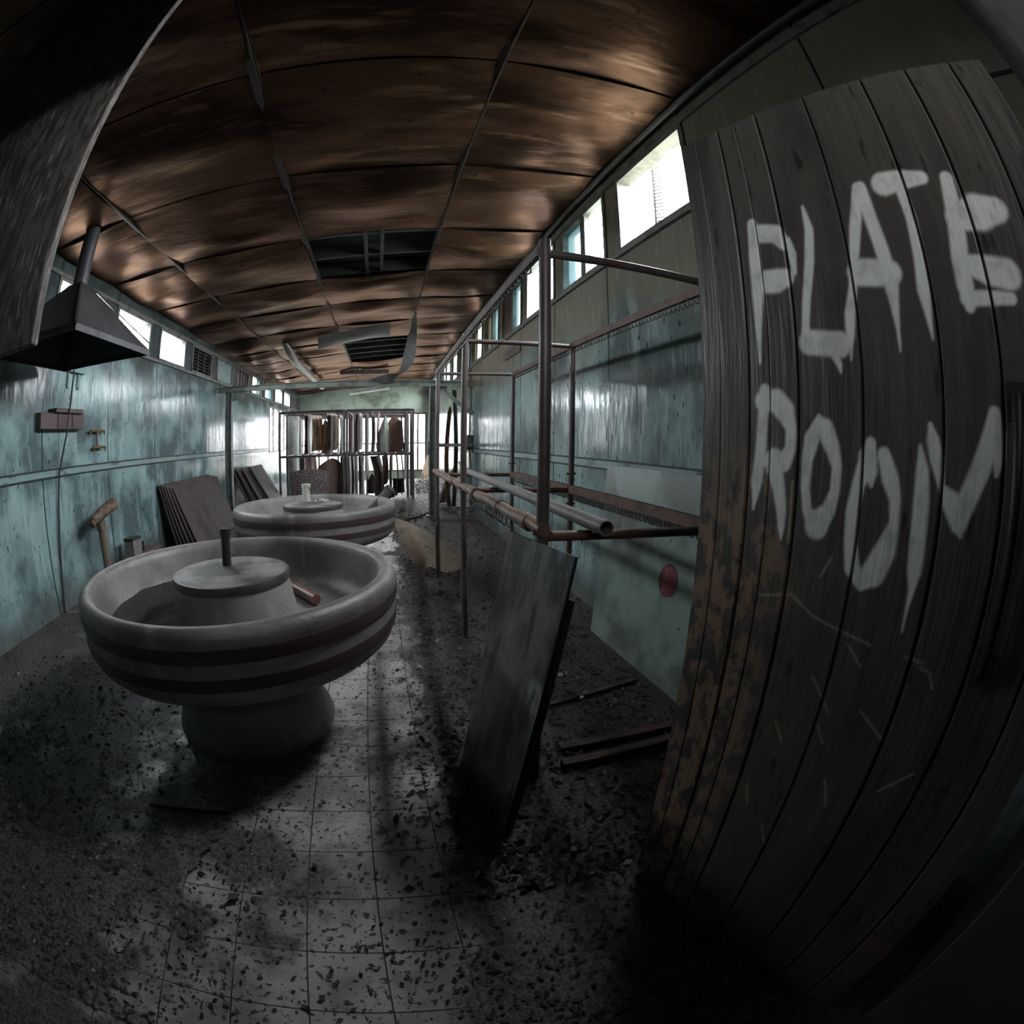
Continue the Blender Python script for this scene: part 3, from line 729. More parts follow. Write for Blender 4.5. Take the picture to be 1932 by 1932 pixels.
def add_hooks(n, p0, p1, cnt, jitter=0, stuff=False):
    if stuff:
        m = MB()
        for i in range(cnt):
            p = Vector(p0).lerp(Vector(p1), i/(cnt-1)); h_ = hook_mesh()
            m.add([Vector(v)+p for v in h_.v], h_.f)
        o_ = m.build('hook_row', M['rack'], rk); o_['kind'] = 'stuff'; return
    first = None
    for i in range(cnt):
        p = Vector(p0).lerp(Vector(p1), i/(cnt-1))
        if first is None:
            first = hook_mesh().build('hook', M['rack'], None); first.parent = rk; q = first
        else:
            q = first.copy(); COL.objects.link(q)
        q.location = p-world_base(rk)
        q.rotation_euler = (rd.uniform(-jitter, jitter), 0, rd.uniform(-jitter*2, jitter*2))
add_hooks(0, (BXK, 1.56, ZT-.02), (BXK, 3.04, ZT-.02), 40)
add_hooks(1, (BXK-.012, 1.56, ZL-.026), (BXK-.012, 3.04, ZL-.026), 38, .1)
add_hooks(2, (FX-.006, 1.9, ZL+.006), (FX-.006, 2.75, ZL+.006), 22, .35)
for q in ((BXK, 3.14, ZT-.02, BXK, 4.6, ZT-.02, 40), (BXK-.012, 3.14, ZL-.026, BXK-.012, 4.6, ZL-.026, 40), (FX-.02, 1.6, ZT-.036, FX-.02, 4.6, ZT-.036, 60)):
    add_hooks(3, q[:3], q[3:6], q[6], stuff=True)
# loose pipe resting on the lower crossbars
lp = MB()
a0, a1 = Vector((.690, 1.36, 1.082)), Vector((.80, 4.80, 1.075)); dd = (a1-a0).normalized()
side = dd.cross(Vector((0,0,1))).normalized(); upv = side.cross(dd)
ring = []
for r_, t in ((.0265, 0), (.0265, 1), (.022, 1), (.022, 0)):
    ring.append([a0.lerp(a1, t)+side*math.cos(k*PI/10)*r_+upv*math.sin(k*PI/10)*r_ for k in range(20)])
vs = [p_ for rg in ring for p_ in rg]; fs = []
for i in range(4):
    j = (i+1) % 4
    for k in range(20): fs.append((i*20+k, i*20+(k+1) % 20, j*20+(k+1) % 20, j*20+k))
lp.add(vs, fs)
tag(lp.build('pipe_length', M['grey_pipe'], base=(.72, 3, 1.055), smooth=True), 'long grey open-ended pipe lying across the rack crossbars', 'pipe')
# conduit in the corner of ceiling and right wall
tag(MB().tube([(XR-.05, YB+.02, cz(XR)-.045), (XR-.05, 17.9, cz(XR)-.045)], .028, 14).build('conduit', M['cap_edge'], base=(XR-.05, 9, 3.62), smooth=True), 'grey conduit running along the ceiling edge over the right windows', 'conduit')

# --- sheet leaning on the rack, panel leaning on the wall ------------------------------
s_ = .935
TL = EYE+(Vector((.487, 1.807, 1.001))-EYE)*s_; TR = EYE+(Vector((.578, 1.349, .998))-EYE)*s_
dn = Vector((-.211, -.042, -.977)); u_ = (TR-TL); dn = dn.normalized()
L_ = TL.z/-dn.z
nrm = u_.cross(dn).normalized()
if nrm.x > 0: nrm = -nrm
def leaning(p, q, d, L, th, nn, name, mat_f, mat_e):
    m = MB(); A = [p, q, q+d*L, p+d*L]; Bk = [v-nn*th for v in A]
    m.m = 0; m.add(A, [(0, 1, 2, 3)])
    m.m = 1
    m.add(A+Bk, [(4, 7, 6, 5), (0, 4, 5, 1), (1, 5, 6, 2), (2, 6, 7, 3), (3, 7, 4, 0)])
    return m.build(name, [mat_f, mat_e], base=tuple(((A[2]+A[3])/2)))
q_ = leaning(TL, TR, dn, L_, .012, nrm, 'metal_sheet', M['board'], M['board_edge'])
tag(q_, 'scratched grimy sheet leaning on the near rack post', 'sheet')
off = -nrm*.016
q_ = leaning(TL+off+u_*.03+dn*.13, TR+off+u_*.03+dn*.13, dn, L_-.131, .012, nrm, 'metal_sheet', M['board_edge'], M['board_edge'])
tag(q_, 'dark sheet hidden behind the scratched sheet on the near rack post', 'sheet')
pn = MB()
P0_, P1_ = Vector((1.63, 3.22, 1.195)), Vector((1.63, .95, 1.215)); Q0, Q1 = Vector((1.435, 2.98, .004)), Vector((1.455, .80, .004))
def pf_(u, v): return P0_.lerp(P1_, u).lerp(Q0.lerp(Q1, u), v)+Vector((-.012*math.sin(PI*v)*math.sin(PI*u), 0, 0))
pn.sheet(pf_, 8, 8, .012)
pan = tag(pn.build('wall_panel', M['lean_panel'], base=(1.44, 1.9, 0), smooth=True), 'large pale green board with red round sticker leaning against the right wall', 'board')
def on_panel(y, z):
    best = None
    for i in range(61):
        for j in range(61):
            p_ = pf_(i/60, j/60); d_ = (p_.y-y)**2+(p_.z-z)**2
            if best is None or d_ < best[0]: best = (d_, i/60, j/60)
    _, i, j = best
    return pf_(i, j)
cc = on_panel(2.16, .60); nn = (P1_-P0_).cross(Q0-P0_).normalized()
if nn.x > 0: nn = -nn
tu = (P1_-P0_).normalized(); tv = nn.cross(tu).normalized()
if tv.z < 0: tv = -tv
tu = tv.cross(nn).normalized()
if tu.y > 0: tu = -tu
def disc(r0, r1, n_off, a0=0, a1=2*PI, steps=40):
    m = MB(); vs = []; fs = []
    for k in range(steps+1):
        a = lerp(a0, a1, k/steps)
        for r_ in (r0, r1): vs.append(cc+nn*n_off+tu*math.cos(a)*r_+tv*math.sin(a)*r_)
    for k in range(steps): fs.append((2*k, 2*k+1, 2*k+3, 2*k+2))
    m.add(vs, fs); return m
RS = .096
st = disc(.0, RS*.93, .008).build('round_sticker', M['red'], pan, label='red round sticker')
disc(RS*.93, RS, .0082).build('sticker_rim', M['label_rim'], st)
m = MB(); rl = random.Random(5)
def lab(x, y, w_, h_):
    c = cc+nn*.0086+tu*x+tv*y
    m.add([c-tu*w_-tv*h_, c+tu*w_-tv*h_, c+tu*w_+tv*h_, c-tu*w_+tv*h_], [(0,1,2,3)])
lab(.006, 0, .0022, .085)
yy = .062
while yy > -.07:
    lab(-.030+rl.uniform(-.003, .003), yy, rl.uniform(.010, .018), .0045); yy -= .0145
m.build('sticker_lettering', M['label_pale'], st)

# --- timber on the floor ----------------------------------------------------------------
def plank(p, q, w_, h_, name, mat_, label, cat, group=None, tw=0):
    p, q = Vector(p), Vector(q)
    o_ = MB().bar(p, q, w_, h_).build(name, mat_, base=tuple((p+q)/2-Vector((0,0,h_/2))), bevel=.003)
    return tag(o_, label, cat, group)
plank((.655, 1.525, .022), (1.27, 1.52, .022), .05, .042, 'timber_batten', M['timber'], 'dark timber batten on the floor by the door, nearer of two', 'timber')
plank((.69, 1.655, .018), (1.30, 1.63, .018), .05, .034, 'timber_batten', M['timber'], 'dark timber batten on the floor by the door, further of two', 'timber')
plank((-1.13, 1.34, .007), (-.73, 1.375, .007), .035, .012, 'wood_strip', M['grey_timber'], 'thin grey wood strip lying in front of the nearest wash fountain', 'wood')
plank((.62, 2.03, .01), (1.35, 2.16, .01), .03, .018, 'wood_strip', M['timber'], 'dark thin strip on the floor under the rack', 'wood')

# --- left wall: hood, box, pipes ----------------------------------------------------------
hd = thing('extractor_hood', (-2.55, 3.0, 2.15), 'grey pyramid shaped extractor hood hanging on the left', 'hood')
zr = 2.15; hx0, hx1, hy0, hy1 = -3.06, -2.03, 2.44, 3.575
ap = (-2.70, 3.20, 2.78); aw = .075
m = MB()
def hood_side(th, mat_out):
    b = [(hx0, hy0), (hx1, hy0), (hx1, hy1), (hx0, hy1)]; t = [(ap[0]-aw, ap[1]-aw), (ap[0]+aw, ap[1]-aw), (ap[0]+aw, ap[1]+aw), (ap[0]-aw, ap[1]+aw)]
    vs = [(x, y, zr) for x, y in b]+[(x, y, zr+.045) for x, y in b]+[(x, y, ap[2]) for x, y in t]
    fs = []
    for k in range(4):
        j = (k+1) % 4; fs += [(k, j, 4+j, 4+k), (4+k, 4+j, 8+j, 8+k)]
    return vs, fs
vs, fs = hood_side(0, 0); m.add(vs, fs)
cen = Vector((-2.55, 3.0, 0))
vin = [((v[0]-cen.x)*.985+cen.x, (v[1]-cen.y)*.985+cen.y, v[2]-(.0 if i < 4 else .006)) for i, v in enumerate(vs)]
m.m = 1; m.add(vin, fs)
m.add([vs[i] for i in range(4)]+[vin[i] for i in range(4)], [(k, (k+1) % 4, 4+(k+1) % 4, 4+k) for k in range(4)])
bmname = m.build('canopy', [M['hood'], M['hood_in']], hd)
m = MB(); m.bar((hx1+.004, hy0-.004, zr+.045), (ap[0]+aw, ap[1]-aw, ap[2]), .02, .012); m.bar((hx1, hy1, zr+.1), (ap[0]+aw, ap[1]+aw, ap[2]), .014, .01)
m.bar((hx0, hy0-.004, zr+.045), (hx1, hy0-.004, zr+.045), .01, .014); m.bar((hx1+.004, hy0, zr+.045), (hx1+.004, hy0+.01, zr+.045), .01, .014)
m.build('seam_strip', M['hood'], hd)
MB().tube([(ap[0], ap[1], ap[2]-.02), (ap[0], ap[1], ap[2]+.03), (ap[0]-.0, ap[1], cz(ap[0])-.02)], .075, 18).build('flue_pipe', M['hood'], hd, smooth=True)

bb = thing('wall_box', (XL+.05, 3.75, 1.66), 'brown wooden box fixed to the left wall under the hood', 'box')
MB().box((XL, 3.36, 1.655), (XL+.09, 4.135, 1.80)).build('box_body', M['brown_box'], bb, bevel=.004)
MB().box((XL, 3.57, 1.80), (XL+.13, 4.07, 1.84)).build('shelf', M['brown_box'], bb, bevel=.003)
for y in (3.64, 3.9): MB().box((XL+.09, y, 1.658), (XL+.097, y+.02, 1.797)).build('batten', M['cable'], bb)
tag(MB().tube([(XL+.14, 3.83, 2.20), (XL+.145, 3.80, 1.9), (XL+.145, 3.74, 1.6), (XL+.05, 3.71, 1.25), (XL+.03, 3.68, .9), (XL+.03, 3.62, .5), (XL+.03, 3.53, 0.0)], .011, 10).build('drop_cable', M['cable'], base=(XL+.05, 3.7, 0), smooth=True), 'dark cable hanging down the left wall past the brown box', 'cable')
br = thing('wall_bracket', (XL, 4.0, 2.13), 'small square metal bracket on the left wall under the hood', 'bracket')
MB().box((XL, 3.85, 2.205), (XL+.06, 4.17, 2.235)).build('top_plate', M['trim_teal'], br)
MB().box((XL, 3.87, 2.05), (XL+.02, 3.91, 2.205)).build('leg', M['trim_teal'], br); MB().box((XL, 4.06, 2.05), (XL+.02, 4.10, 2.205)).build('leg', M['trim_teal'], br)
def tap(y, z, label, w_):
    r = thing('wall_tap', (XL, y, z), label, 'tap')
    m = MB(); m.tube([(XL, y, z), (XL+.07, y, z)], .016, 10); m.tube([(XL+.06, y-w_, z+.012), (XL+.06, y-w_*.5, z+.018), (XL+.06, y+w_*.5, z+.018), (XL+.06, y+w_, z+.010)], .015, 10)
    m.build('crossbody', M['brass'], r, smooth=True)
    m = MB(); m.tube([(XL+.06, y-w_, z+.012), (XL+.06, y-w_, z-.045)], .011, 10).build('outlet', M['brass'], r, smooth=True)
    MB().tube([(XL+.06, y+w_, z+.010), (XL+.06, y+w_, z-.03)], .011, 10).build('outlet', M['brass'], r, smooth=True); return r
t1 = tap(4.46, 1.625, 'upper brass wall tap with hanging pipe on the teal left wall', .15)
MB().tube([(XL+.06, 4.45, 1.625), (XL+.06, 4.45, 1.47)], .017, 10).build('down_pipe', M['clay_pipe'], t1, smooth=True)
tap(4.50, 1.455, 'lower brass wall tap just above the dado of the left wall', .13)
sp = thing('standpipe', (-2.98, 4.15, 0), 'brown standpipe with cloth-wrapped tap head by the left wall', 'pipe')
MB().tube([(-2.97, 4.17, 0), (-2.975, 4.15, .40), (-2.98, 4.13, .75)], .047, 16).build('riser', M['clay_pipe'], sp, smooth=True)
m = MB(); m.tube([(-2.98, 4.13, .66), (-2.98, 4.13, .75), (-2.98, 4.13, .79)], [.058, .052, .035], 14)
m.tube([(-2.97, 3.95, .775), (-2.97, 4.05, .79), (-2.97, 4.16, .83), (-2.955, 4.28, .865), (-2.95, 4.37, .88), (-2.95, 4.42, .865)], [.045, .06, .062, .066, .068, .045], 14)
m.tube([(-2.97, 4.02, .80), (-2.97, 3.93, .74)], .04, 12)
m.build('tap_head', M['tape'], sp, smooth=True)
ct = thing('switch_carton', (-3.02, 4.93, .2), 'small grey carton on a low stand by the left wall', 'box')
MB().box((-3.08, 4.74, .26), (-2.95, 4.94, .43)).build('carton_body', M['carton'], ct)
MB().box((-3.085, 4.73, .43), (-2.945, 4.95, .455)).build('lid', M['black_pipe'], ct)
MB().box((-3.12, 4.68, 0), (-2.90, 5.4, .26)).build('stand', M['timber'], ct, bevel=.005)
tag(MB().tube([(-2.99, 5.06, .26), (-2.99, 5.06, .37)], .016, 8).build('bottle_stub', M['black_pipe'], base=(-2.99, 5.06, .26)), 'small dark peg standing beside the grey carton', 'peg')

# stacked sheets leaning along the left wall
def stack(y0, n, yl, zt, xf, labels, group, sh=.05, mats=('stack',)):
    for i in range(n):
        a = y0+labels[i][1]; top = Vector((XL+.05+i*sh*.55, a, zt-i*labels[i][2])); foot = Vector((xf-.28+i*sh, a, .003))
        d = foot-top; nn_ = Vector((0, 1, 0)).cross(d).normalized()
        if nn_.x < 0: nn_ = -nn_
        q = Vector((0, labels[i][3], 0))
        m = leaning(top, top+q, d.normalized(), d.length, .014, nn_, 'steel_sheet', M[mats[i % len(mats)]], M['board_edge'])
        tag(m, labels[i][0], 'sheet', group)
stack(6.05, 6, 2.1, .93, -2.66, [('dark sheet nearest the wall in the left-hand stack behind the near basin', .0, .0, 2.1), ('dark sheet second from the wall in the stack behind the near basin', .03, .008, 2.0),
 ('dark sheet third from the wall in the stack behind the near basin', .06, .01, 2.05), ('dark sheet fourth from the wall in the stack behind the near basin', .10, .012, 2.1),
 ('dark sheet fifth from the wall in the stack behind the near basin', .16, .014, 2.1), ('outermost dark sheet of the stack behind the near basin, dusty face showing', .22, .014, 1.25)], 'sheets stacked against the left wall behind the near basin')
stack(9.55, 4, 2.0, .93, -2.50, [('brown sheet nearest the wall in the stack beyond the green column', .0, .0, 1.3), ('brown sheet second in the stack beyond the green column', .1, .005, 1.2),
 ('brown sheet third in the stack beyond the green column', .3, .004, 1.2), ('outermost brown sheet of the stack beyond the green column', .70, -.004, 1.05)], 'sheets stacked beyond the green column', .12)

# --- weathered board hanging at upper left -----------------------------------------------
hb = MB()
hb.box((-1.9, .90, 1.640), (-.918, .932, cz(-1.4)-.03))
o_ = hb.build('hanging_board', M['bark'], base=(-1.4, .92, 3.4), bevel=.006)
tag(o_, 'rough dark weathered board hanging from the ceiling at the upper left', 'board')

# --- steel portal frame across the room ---------------------------------------------------
PY = 8.75
pt = thing('portal_frame', (-1, PY, 0), 'grey-green steel frame spanning the room at mid depth', 'frame')
def ibeam(m, p, q, w_, h_, upv=(0,0,1)):
    p, q = Vector(p), Vector(q); n = (q-p).normalized(); r = n.cross(Vector(upv)).normalized(); u = r.cross(n)
    for s2 in (-1, 1): m.obox((p+q)/2+u*s2*(h_/2-.006), (q-p)/2, r*w_/2, u*.006)
    m.obox((p+q)/2, (q-p)/2, r*.005, u*h_/2)
    return m
ibeam(MB(), (XL+.02, PY, 2.445), (XR-.02, PY, 2.445), .10, .105).build('beam', M['green_steel'], pt)
ibeam(MB(), (-3.0, PY, 0), (-3.0, PY, 2.39), .12, .13, (1,0,0)).build('column', M['green_steel'], pt)
ibeam(MB(), (.885, PY, 0), (.885, PY, 2.39), .12, .12, (1,0,0)).build('column', M['green_steel'], pt)
for x in (-3.0, .885): MB().box((x-.12, PY-.1, 0), (x+.12, PY+.1, .012)).build('base_plate', M['green_steel'], pt)
m = MB(); m.add([(-2.95, PY-.006, 2.39), (-2.63, PY-.006, 2.39), (-2.72, PY-.006, 2.25), (-2.95, PY-.006, 2.22), (-2.95, PY+.006, 2.39), (-2.63, PY+.006, 2.39), (-2.72, PY+.006, 2.25), (-2.95, PY+.006, 2.22)], [(0,1,2,3),(7,6,5,4),(0,4,5,1),(1,5,6,2),(2,6,7,3),(3,7,4,0)]).build('gusset', M['green_steel'], pt)
m = MB(); m.add([(.94, PY-.006, 2.39), (1.14, PY-.006, 2.39), (1.14, PY-.006, 2.28), (.94, PY-.006, 2.19), (.94, PY+.006, 2.39), (1.14, PY+.006, 2.39), (1.14, PY+.006, 2.28), (.94, PY+.006, 2.19)], [(0,1,2,3),(7,6,5,4),(0,4,5,1),(1,5,6,2),(2,6,7,3),(3,7,4,0)]).build('gusset', M['green_steel'], pt)
MB().bar((1.08, PY, 2.30), (XR-.02, PY, 1.88), .03, .075).build('brace', M['green_steel'], pt)
MB().bar((.94, PY, 1.30), (XR-.02, PY, 1.30), .05, .06).build('mid_rail', M['green_steel'], pt)
MB().bar((.94, PY, .12), (XR-.02, PY, .12), .05, .08).build('bottom_rail', M['green_steel'], pt)
MB().box((.80, PY-.03, 1.12), (.83, PY+.03, 1.36)).build('bracket', M['green_steel'], pt)

# switch box and cable on the right wall
sw = thing('switch_box', (XR, 8.95, 1.22), 'dark green switch box with cable on the right wall', 'switch box')
MB().box((XR-.10, 8.83, 1.21), (XR, 9.22, 1.49)).build('box_body', M['green_box'], sw, bevel=.015)
MB().tube([(XR-.03, 9.0, 1.49), (XR-.03, 8.98, 1.75), (XR-.03, 8.9, 2.1), (XR-.03, 8.92, 2.4), (XR-.04, 8.92, 2.6), (XR-.04, 8.95, 2.76)], .014, 8).build('cable', M['cable'], sw, smooth=True)
MB().tube([(XR-.03, 9.0, 1.21), (XR-.03, 8.92, 1.0), (XR-.03, 8.87, .5), (XR-.03, 8.87, .03)], .014, 8).build('cable', M['cable'], sw, smooth=True)
tag(MB().box((XR-.02, 5.66, 2.50), (XR, 6.42, 2.63)).build('wood_block', M['brown_box'], base=(XR-.01, 6.05, 2.50)), 'red-brown board fixed below the right-hand windows', 'board')

# things standing against the right wall past the frame
for k, (x0, x1, y, z1, lab_) in enumerate([(1.18, 1.40, 10.3, .60, 'grey plank leaning at the foot of the right wall, lowest of four'), (1.22, 1.50, 10.35, .72, 'grey plank leaning at the right wall behind the lowest one'),
        (1.28, 1.58, 10.4, .84, 'brown plank leaning at the right wall, third of four'), (1.34, 1.63, 10.5, .92, 'tallest plank leaning at the right wall past the frame')]):
    plank((x0, y, .03), (x1, y+.12, z1), .09, .022, 'plank', M['grey_timber' if k % 2 == 0 else 'timber'], lab_, 'plank', 'planks leaning past the steel frame', 0)
def curved(pts, z0, z1, th, mat_, name, label, cat='sheet', group=None, sway=0.0, lean=0.0, notch=None):
    """hanging sheet: plan polyline pts, from z0 to z1"""
    P = [Vector((*p, 0)) for p in pts]; n = len(P)-1
    def fn(u, v):
        t = u*n; i = min(int(t), n-1); f = t-i
        a, b = P[i], P[i+1]; p0 = P[max(i-1, 0)]; p3 = P[min(i+2, n)]
        q = .5*((2*a)+(b-p0)*f+(2*p0-5*a+4*b-p3)*f*f+(3*a-p0-3*b+p3)*f**3)
        top = z1 if not notch else z1-notch*abs(2*u-1)**1.3
        z = lerp(z0, top, v)
        return (q.x+sway*math.sin(PI*v)+lean*(1-v), q.y, z)
    o_ = MB().sheet(fn, max(6, n*4), 8, th).build(name, mat_, base=(P[n//2].x, P[n//2].y, z0), smooth=True)
    return tag(o_, label, cat, group)
curved([(1.36, 9.55), (1.44, 9.7), (1.50, 9.95)], 0.004, 2.42, .012, M['plate_dark'], 'steel_sheet', 'dark bent sheet standing behind the steel frame at the right wall', sway=.05)
MB_ = MB()
curved([(1.30, 9.75), (1.36, 9.82), (1.40, 9.9)], 0.004, 2.1, .012, M['plate_tan'], 'steel_sheet', 'tan curved sheet standing behind the steel frame', sway=-.06, notch=.12)

# --- ceiling fittings --------------------------------------------------------------------
def loose(name, pts, mat_, label, cat, th=.012):
    m = MB(); P = [Vector(p) for p in pts]
    m.sheet(lambda u, v: P[0].lerp(P[1], u).lerp(P[3].lerp(P[2], u), v)+Vector((0, 0, -.03*math.sin(PI*u)*math.sin(PI*v))), 8, 6, th)
    return tag(m.build(name, mat_, base=tuple(P[0]), smooth=True), label, cat)
loose('ceiling_board', [(-1.30, 8.75, 3.36), (.06, 8.50, 3.50), (.06, 9.0, 3.42), (-1.36, 9.35, 3.24)], M['grey_duct'], 'grey loose ceiling board hanging down beside the second ceiling hole', 'board')
fl = thing('light_box', (-.6, 13.4, 3.30), 'long dark box light hanging under the far ceiling', 'light')
MB().box((-1.27, 13.3, 3.28), (.10, 13.52, 3.40)).build('housing', M['timber'], fl, bevel=.004)
MB().tube([(-.75, 13.4, 3.40), (-.75, 13.4, 3.47)], .05, 12).build('mount', M['fluoro'], fl)
fl2 = thing('tube_light', (-.6, 15, 2.95), 'pale fluorescent fitting hanging askew near the far wall', 'light')
m = MB(); m.bar((-1.10, 15.0, 2.90), (.15, 15.0, 3.06), .16, .05); m.build('tray', M['fluoro'], fl2, bevel=.008)
MB().bar((-1.12, 15.1, 3.06), (.15, 15.1, 3.19), .14, .04).build('back_plate', M['timber'], fl2)
for t_ in (.2, .5): MB().tube([(lerp(-1.1, .15, t_), 15.05, lerp(2.92, 3.08, t_)), (lerp(-1.1, .15, t_), 15.05, cz(-.6)-.04)], .008, 6).build('hanger', M['cable'], fl2)
tag(MB().tube([(-1.98, 8.95, 3.30), (-1.95, 9.2, 3.22), (-1.99, 10.2, 3.16), (-1.99, 15.0, 3.14)], [.05, .075, .075, .075], 16).build('duct_pipe', M['grey_duct'], base=(-1.98, 12, 3.2), smooth=True), 'fat grey pipe slung below the ceiling on the left', 'pipe')
# strip of ceiling trim that has peeled off and curls onto the beam
cu = MB(); CP = [(.462, 7.7, 3.50), (.47, 8.1, 3.46), (.475, 8.45, 3.37), (.455, 8.60, 3.20), (.44, 8.66, 2.98), (.40, 8.68, 2.80), (.30, 8.69, 2.63), (.15, 8.69, 2.535), (-.05, 8.69, 2.51), (-.25, 8.69, 2.505)]
def cfn(u, v):
    n = len(CP)-1; t = u*n; i = min(int(t), n-1); f = t-i
    P = [Vector(p) for p in CP]; a, b = P[i], P[i+1]; p0 = P[max(i-1, 0)]; p3 = P[min(i+2, n)]
    q = .5*((2*a)+(b-p0)*f+(2*p0-5*a+4*b-p3)*f*f+(3*a-p0-3*b+p3)*f**3)
    wdir = Vector((.9, .25, .25)).lerp(Vector((.2, .1, .9)), max(0, min(1, (u-.55)/.4))).normalized()
    return q+wdir*(v-.5)*lerp(.02, .23, min(1, u*2.5))*(1 if u < .85 else max(.15, (1-u)/.15))
cu.sheet(cfn, 48, 3, .012)
tag(cu.build('peeled_strip', M['cap_edge'], base=(.46, 8.6, 2.5), smooth=True), 'grey trim strip peeled from the ceiling, curling down to the beam', 'strip')

# --- plate racks at the far end and everything hung in them --------------------------------
def plate_rack(x0, x1, y0, y1, label):
    r = thing('plate_rack', ((x0+x1)/2, y0, 0), label, 'rack', 'steel plate racks at the far end')
    zt, zm = 2.135, 1.085
    for x in (x0, x1):
        for y in (y0, y1): MB().tube([(x, y, 0), (x, y, zt+.01)], .030, 10).build('post', M['far_steel'], r, smooth=True)
        for z in (zt, zm): MB().tube([(x, y0, z), (x, y1, z)], .020, 8).build('crossbar', M['far_steel'], r, smooth=True)
    for y in (y0, y1):
        for z in (zt, zm): MB().tube([(x0, y, z), (x1, y, z)], .029, 10).build('rail', M['far_steel'], r, smooth=True)
    for k in range(7):
        x = lerp(x0, x1, (k+1)/8)
        MB().tube([(x, y0, zm+.022), (x, y1, zm+.022)], .007, 6).build('slat', M['far_steel'], r)
    return r
plate_rack(-2.56, -.955, 11.4, 12.3, 'front left steel plate rack at the far end')
plate_rack(-.895, .69, 11.4, 12.3, 'front right steel plate rack at the far end')
plate_rack(-2.56, -.955, 13.7, 14.6, 'rear left steel plate rack nearer the far windows')
plate_rack(-.895, .69, 13.7, 14.6, 'rear right steel plate rack nearer the far windows')
G1, G2 = 'sheets hung in the upper rack tier', 'sheets stood in the lower rack tier'
UP = [  # x centre, half turn in x, material, sway, y0, y1, label
 (-1.93, .03, 'plate_brown', .02, 11.5, 12.2, 'leftmost dull brown sheet edge in the upper left rack'),
 (-1.845, .02, 'plate_dark', -.015, 11.5, 12.2, 'dark narrow sheet second from left in the upper left rack'),
 (-1.69, .09, 'plate_tan', .03, 11.55, 12.1, 'tan mottled sheet in the upper left rack'),
 (-1.36, .04, 'plate_dark', .03, 11.5, 12.2, 'dark curved sheet left of the pinkish one in the upper left rack'),
 (-1.255, .05, 'plate_pink', .04, 11.5, 12.1, 'pinkish sheet in the upper left rack'),
 (-1.08, .015, 'plate_pale', .03, 11.6, 12.2, 'thin pale sheet edge beside the middle posts, left rack'),
 (-.80, .02, 'plate_brown', .01, 11.5, 12.2, 'thin brown sheet edge just right of the middle posts'),
 (-.68, .045, 'plate_dark', .0, 11.5, 12.2, 'thick dark sheet right of the middle posts'),
 (-.59, .024, 'plate_pink', .02, 11.6, 12.2, 'thin pinkish sheet edge in the upper right rack'),
 (-.42, .02, 'plate_dark', .01, 11.7, 12.2, 'very thin dark sheet in the middle of the upper right rack'),
 (-.28, .035, 'plate_dark', .025, 11.5, 12.2, 'slim dark sheet left of the pale one in the upper right rack'),
 (-.13, .026, 'plate_brown', -.02, 11.5, 12.2, 'slim brown sheet touching the pale one in the upper right rack')]
for x, hw, mt, sw_, y0, y1, lb in UP:
    z0 = 1.13 if mt not in ('plate_tan', 'plate_pink') else 1.20
    curved([(x-hw, y0), (x+hw*.6, lerp(y0, y1, .4)), (x-hw*.3, lerp(y0, y1, .7)), (x+hw, y1)], z0, 2.09 if hw < .06 else 2.06, .012, M[mt], 'steel_sheet', lb, 'sheet', G1, sway=sw_)
curved([(-1.60, 12.0), (-1.47, 11.8), (-1.36, 12.05)], 1.13, 1.98, .012, M['plate_tan'], 'steel_sheet', 'mottled tan sheet with pointed top in the upper left rack', 'sheet', G1, sway=.02, notch=.35)
curved([(-.17, 11.75), (.03, 11.55), (.16, 11.8)], 1.13, 2.03, .012, M['plate_pale'], 'steel_sheet', 'pale leaf-shaped sheet in the upper right rack', 'sheet', G1, sway=-.02, notch=.62)
curved([(.09, 12.1), (.25, 12.05), (.47, 12.15)], 1.13, 2.04, .012, M['plate_brown'], 'steel_sheet', 'broad brown sheet hanging in the upper right rack', 'sheet', G1, notch=.22)
curved([(.40, 11.7), (.44, 11.85), (.43, 12.1)], 1.10, 1.98, .012, M['plate_pink'], 'steel_sheet', 'thin sheet curling outwards right of the broad brown one', 'sheet', G1, lean=.07)
curved([(.50, 11.55), (.58, 11.8), (.53, 12.2)], 1.12, 2.11, .03, M['plate_dark'], 'steel_sheet', 'thick dark sheet against the right end posts, upper tier', 'sheet', G1)
curved([(.70, 12.0), (.75, 12.2), (.72, 12.5)], 1.45, 1.8, .02, M['plate_dark'], 'steel_sheet', 'small dark scrap hanging outside the right end posts', 'sheet', G1)
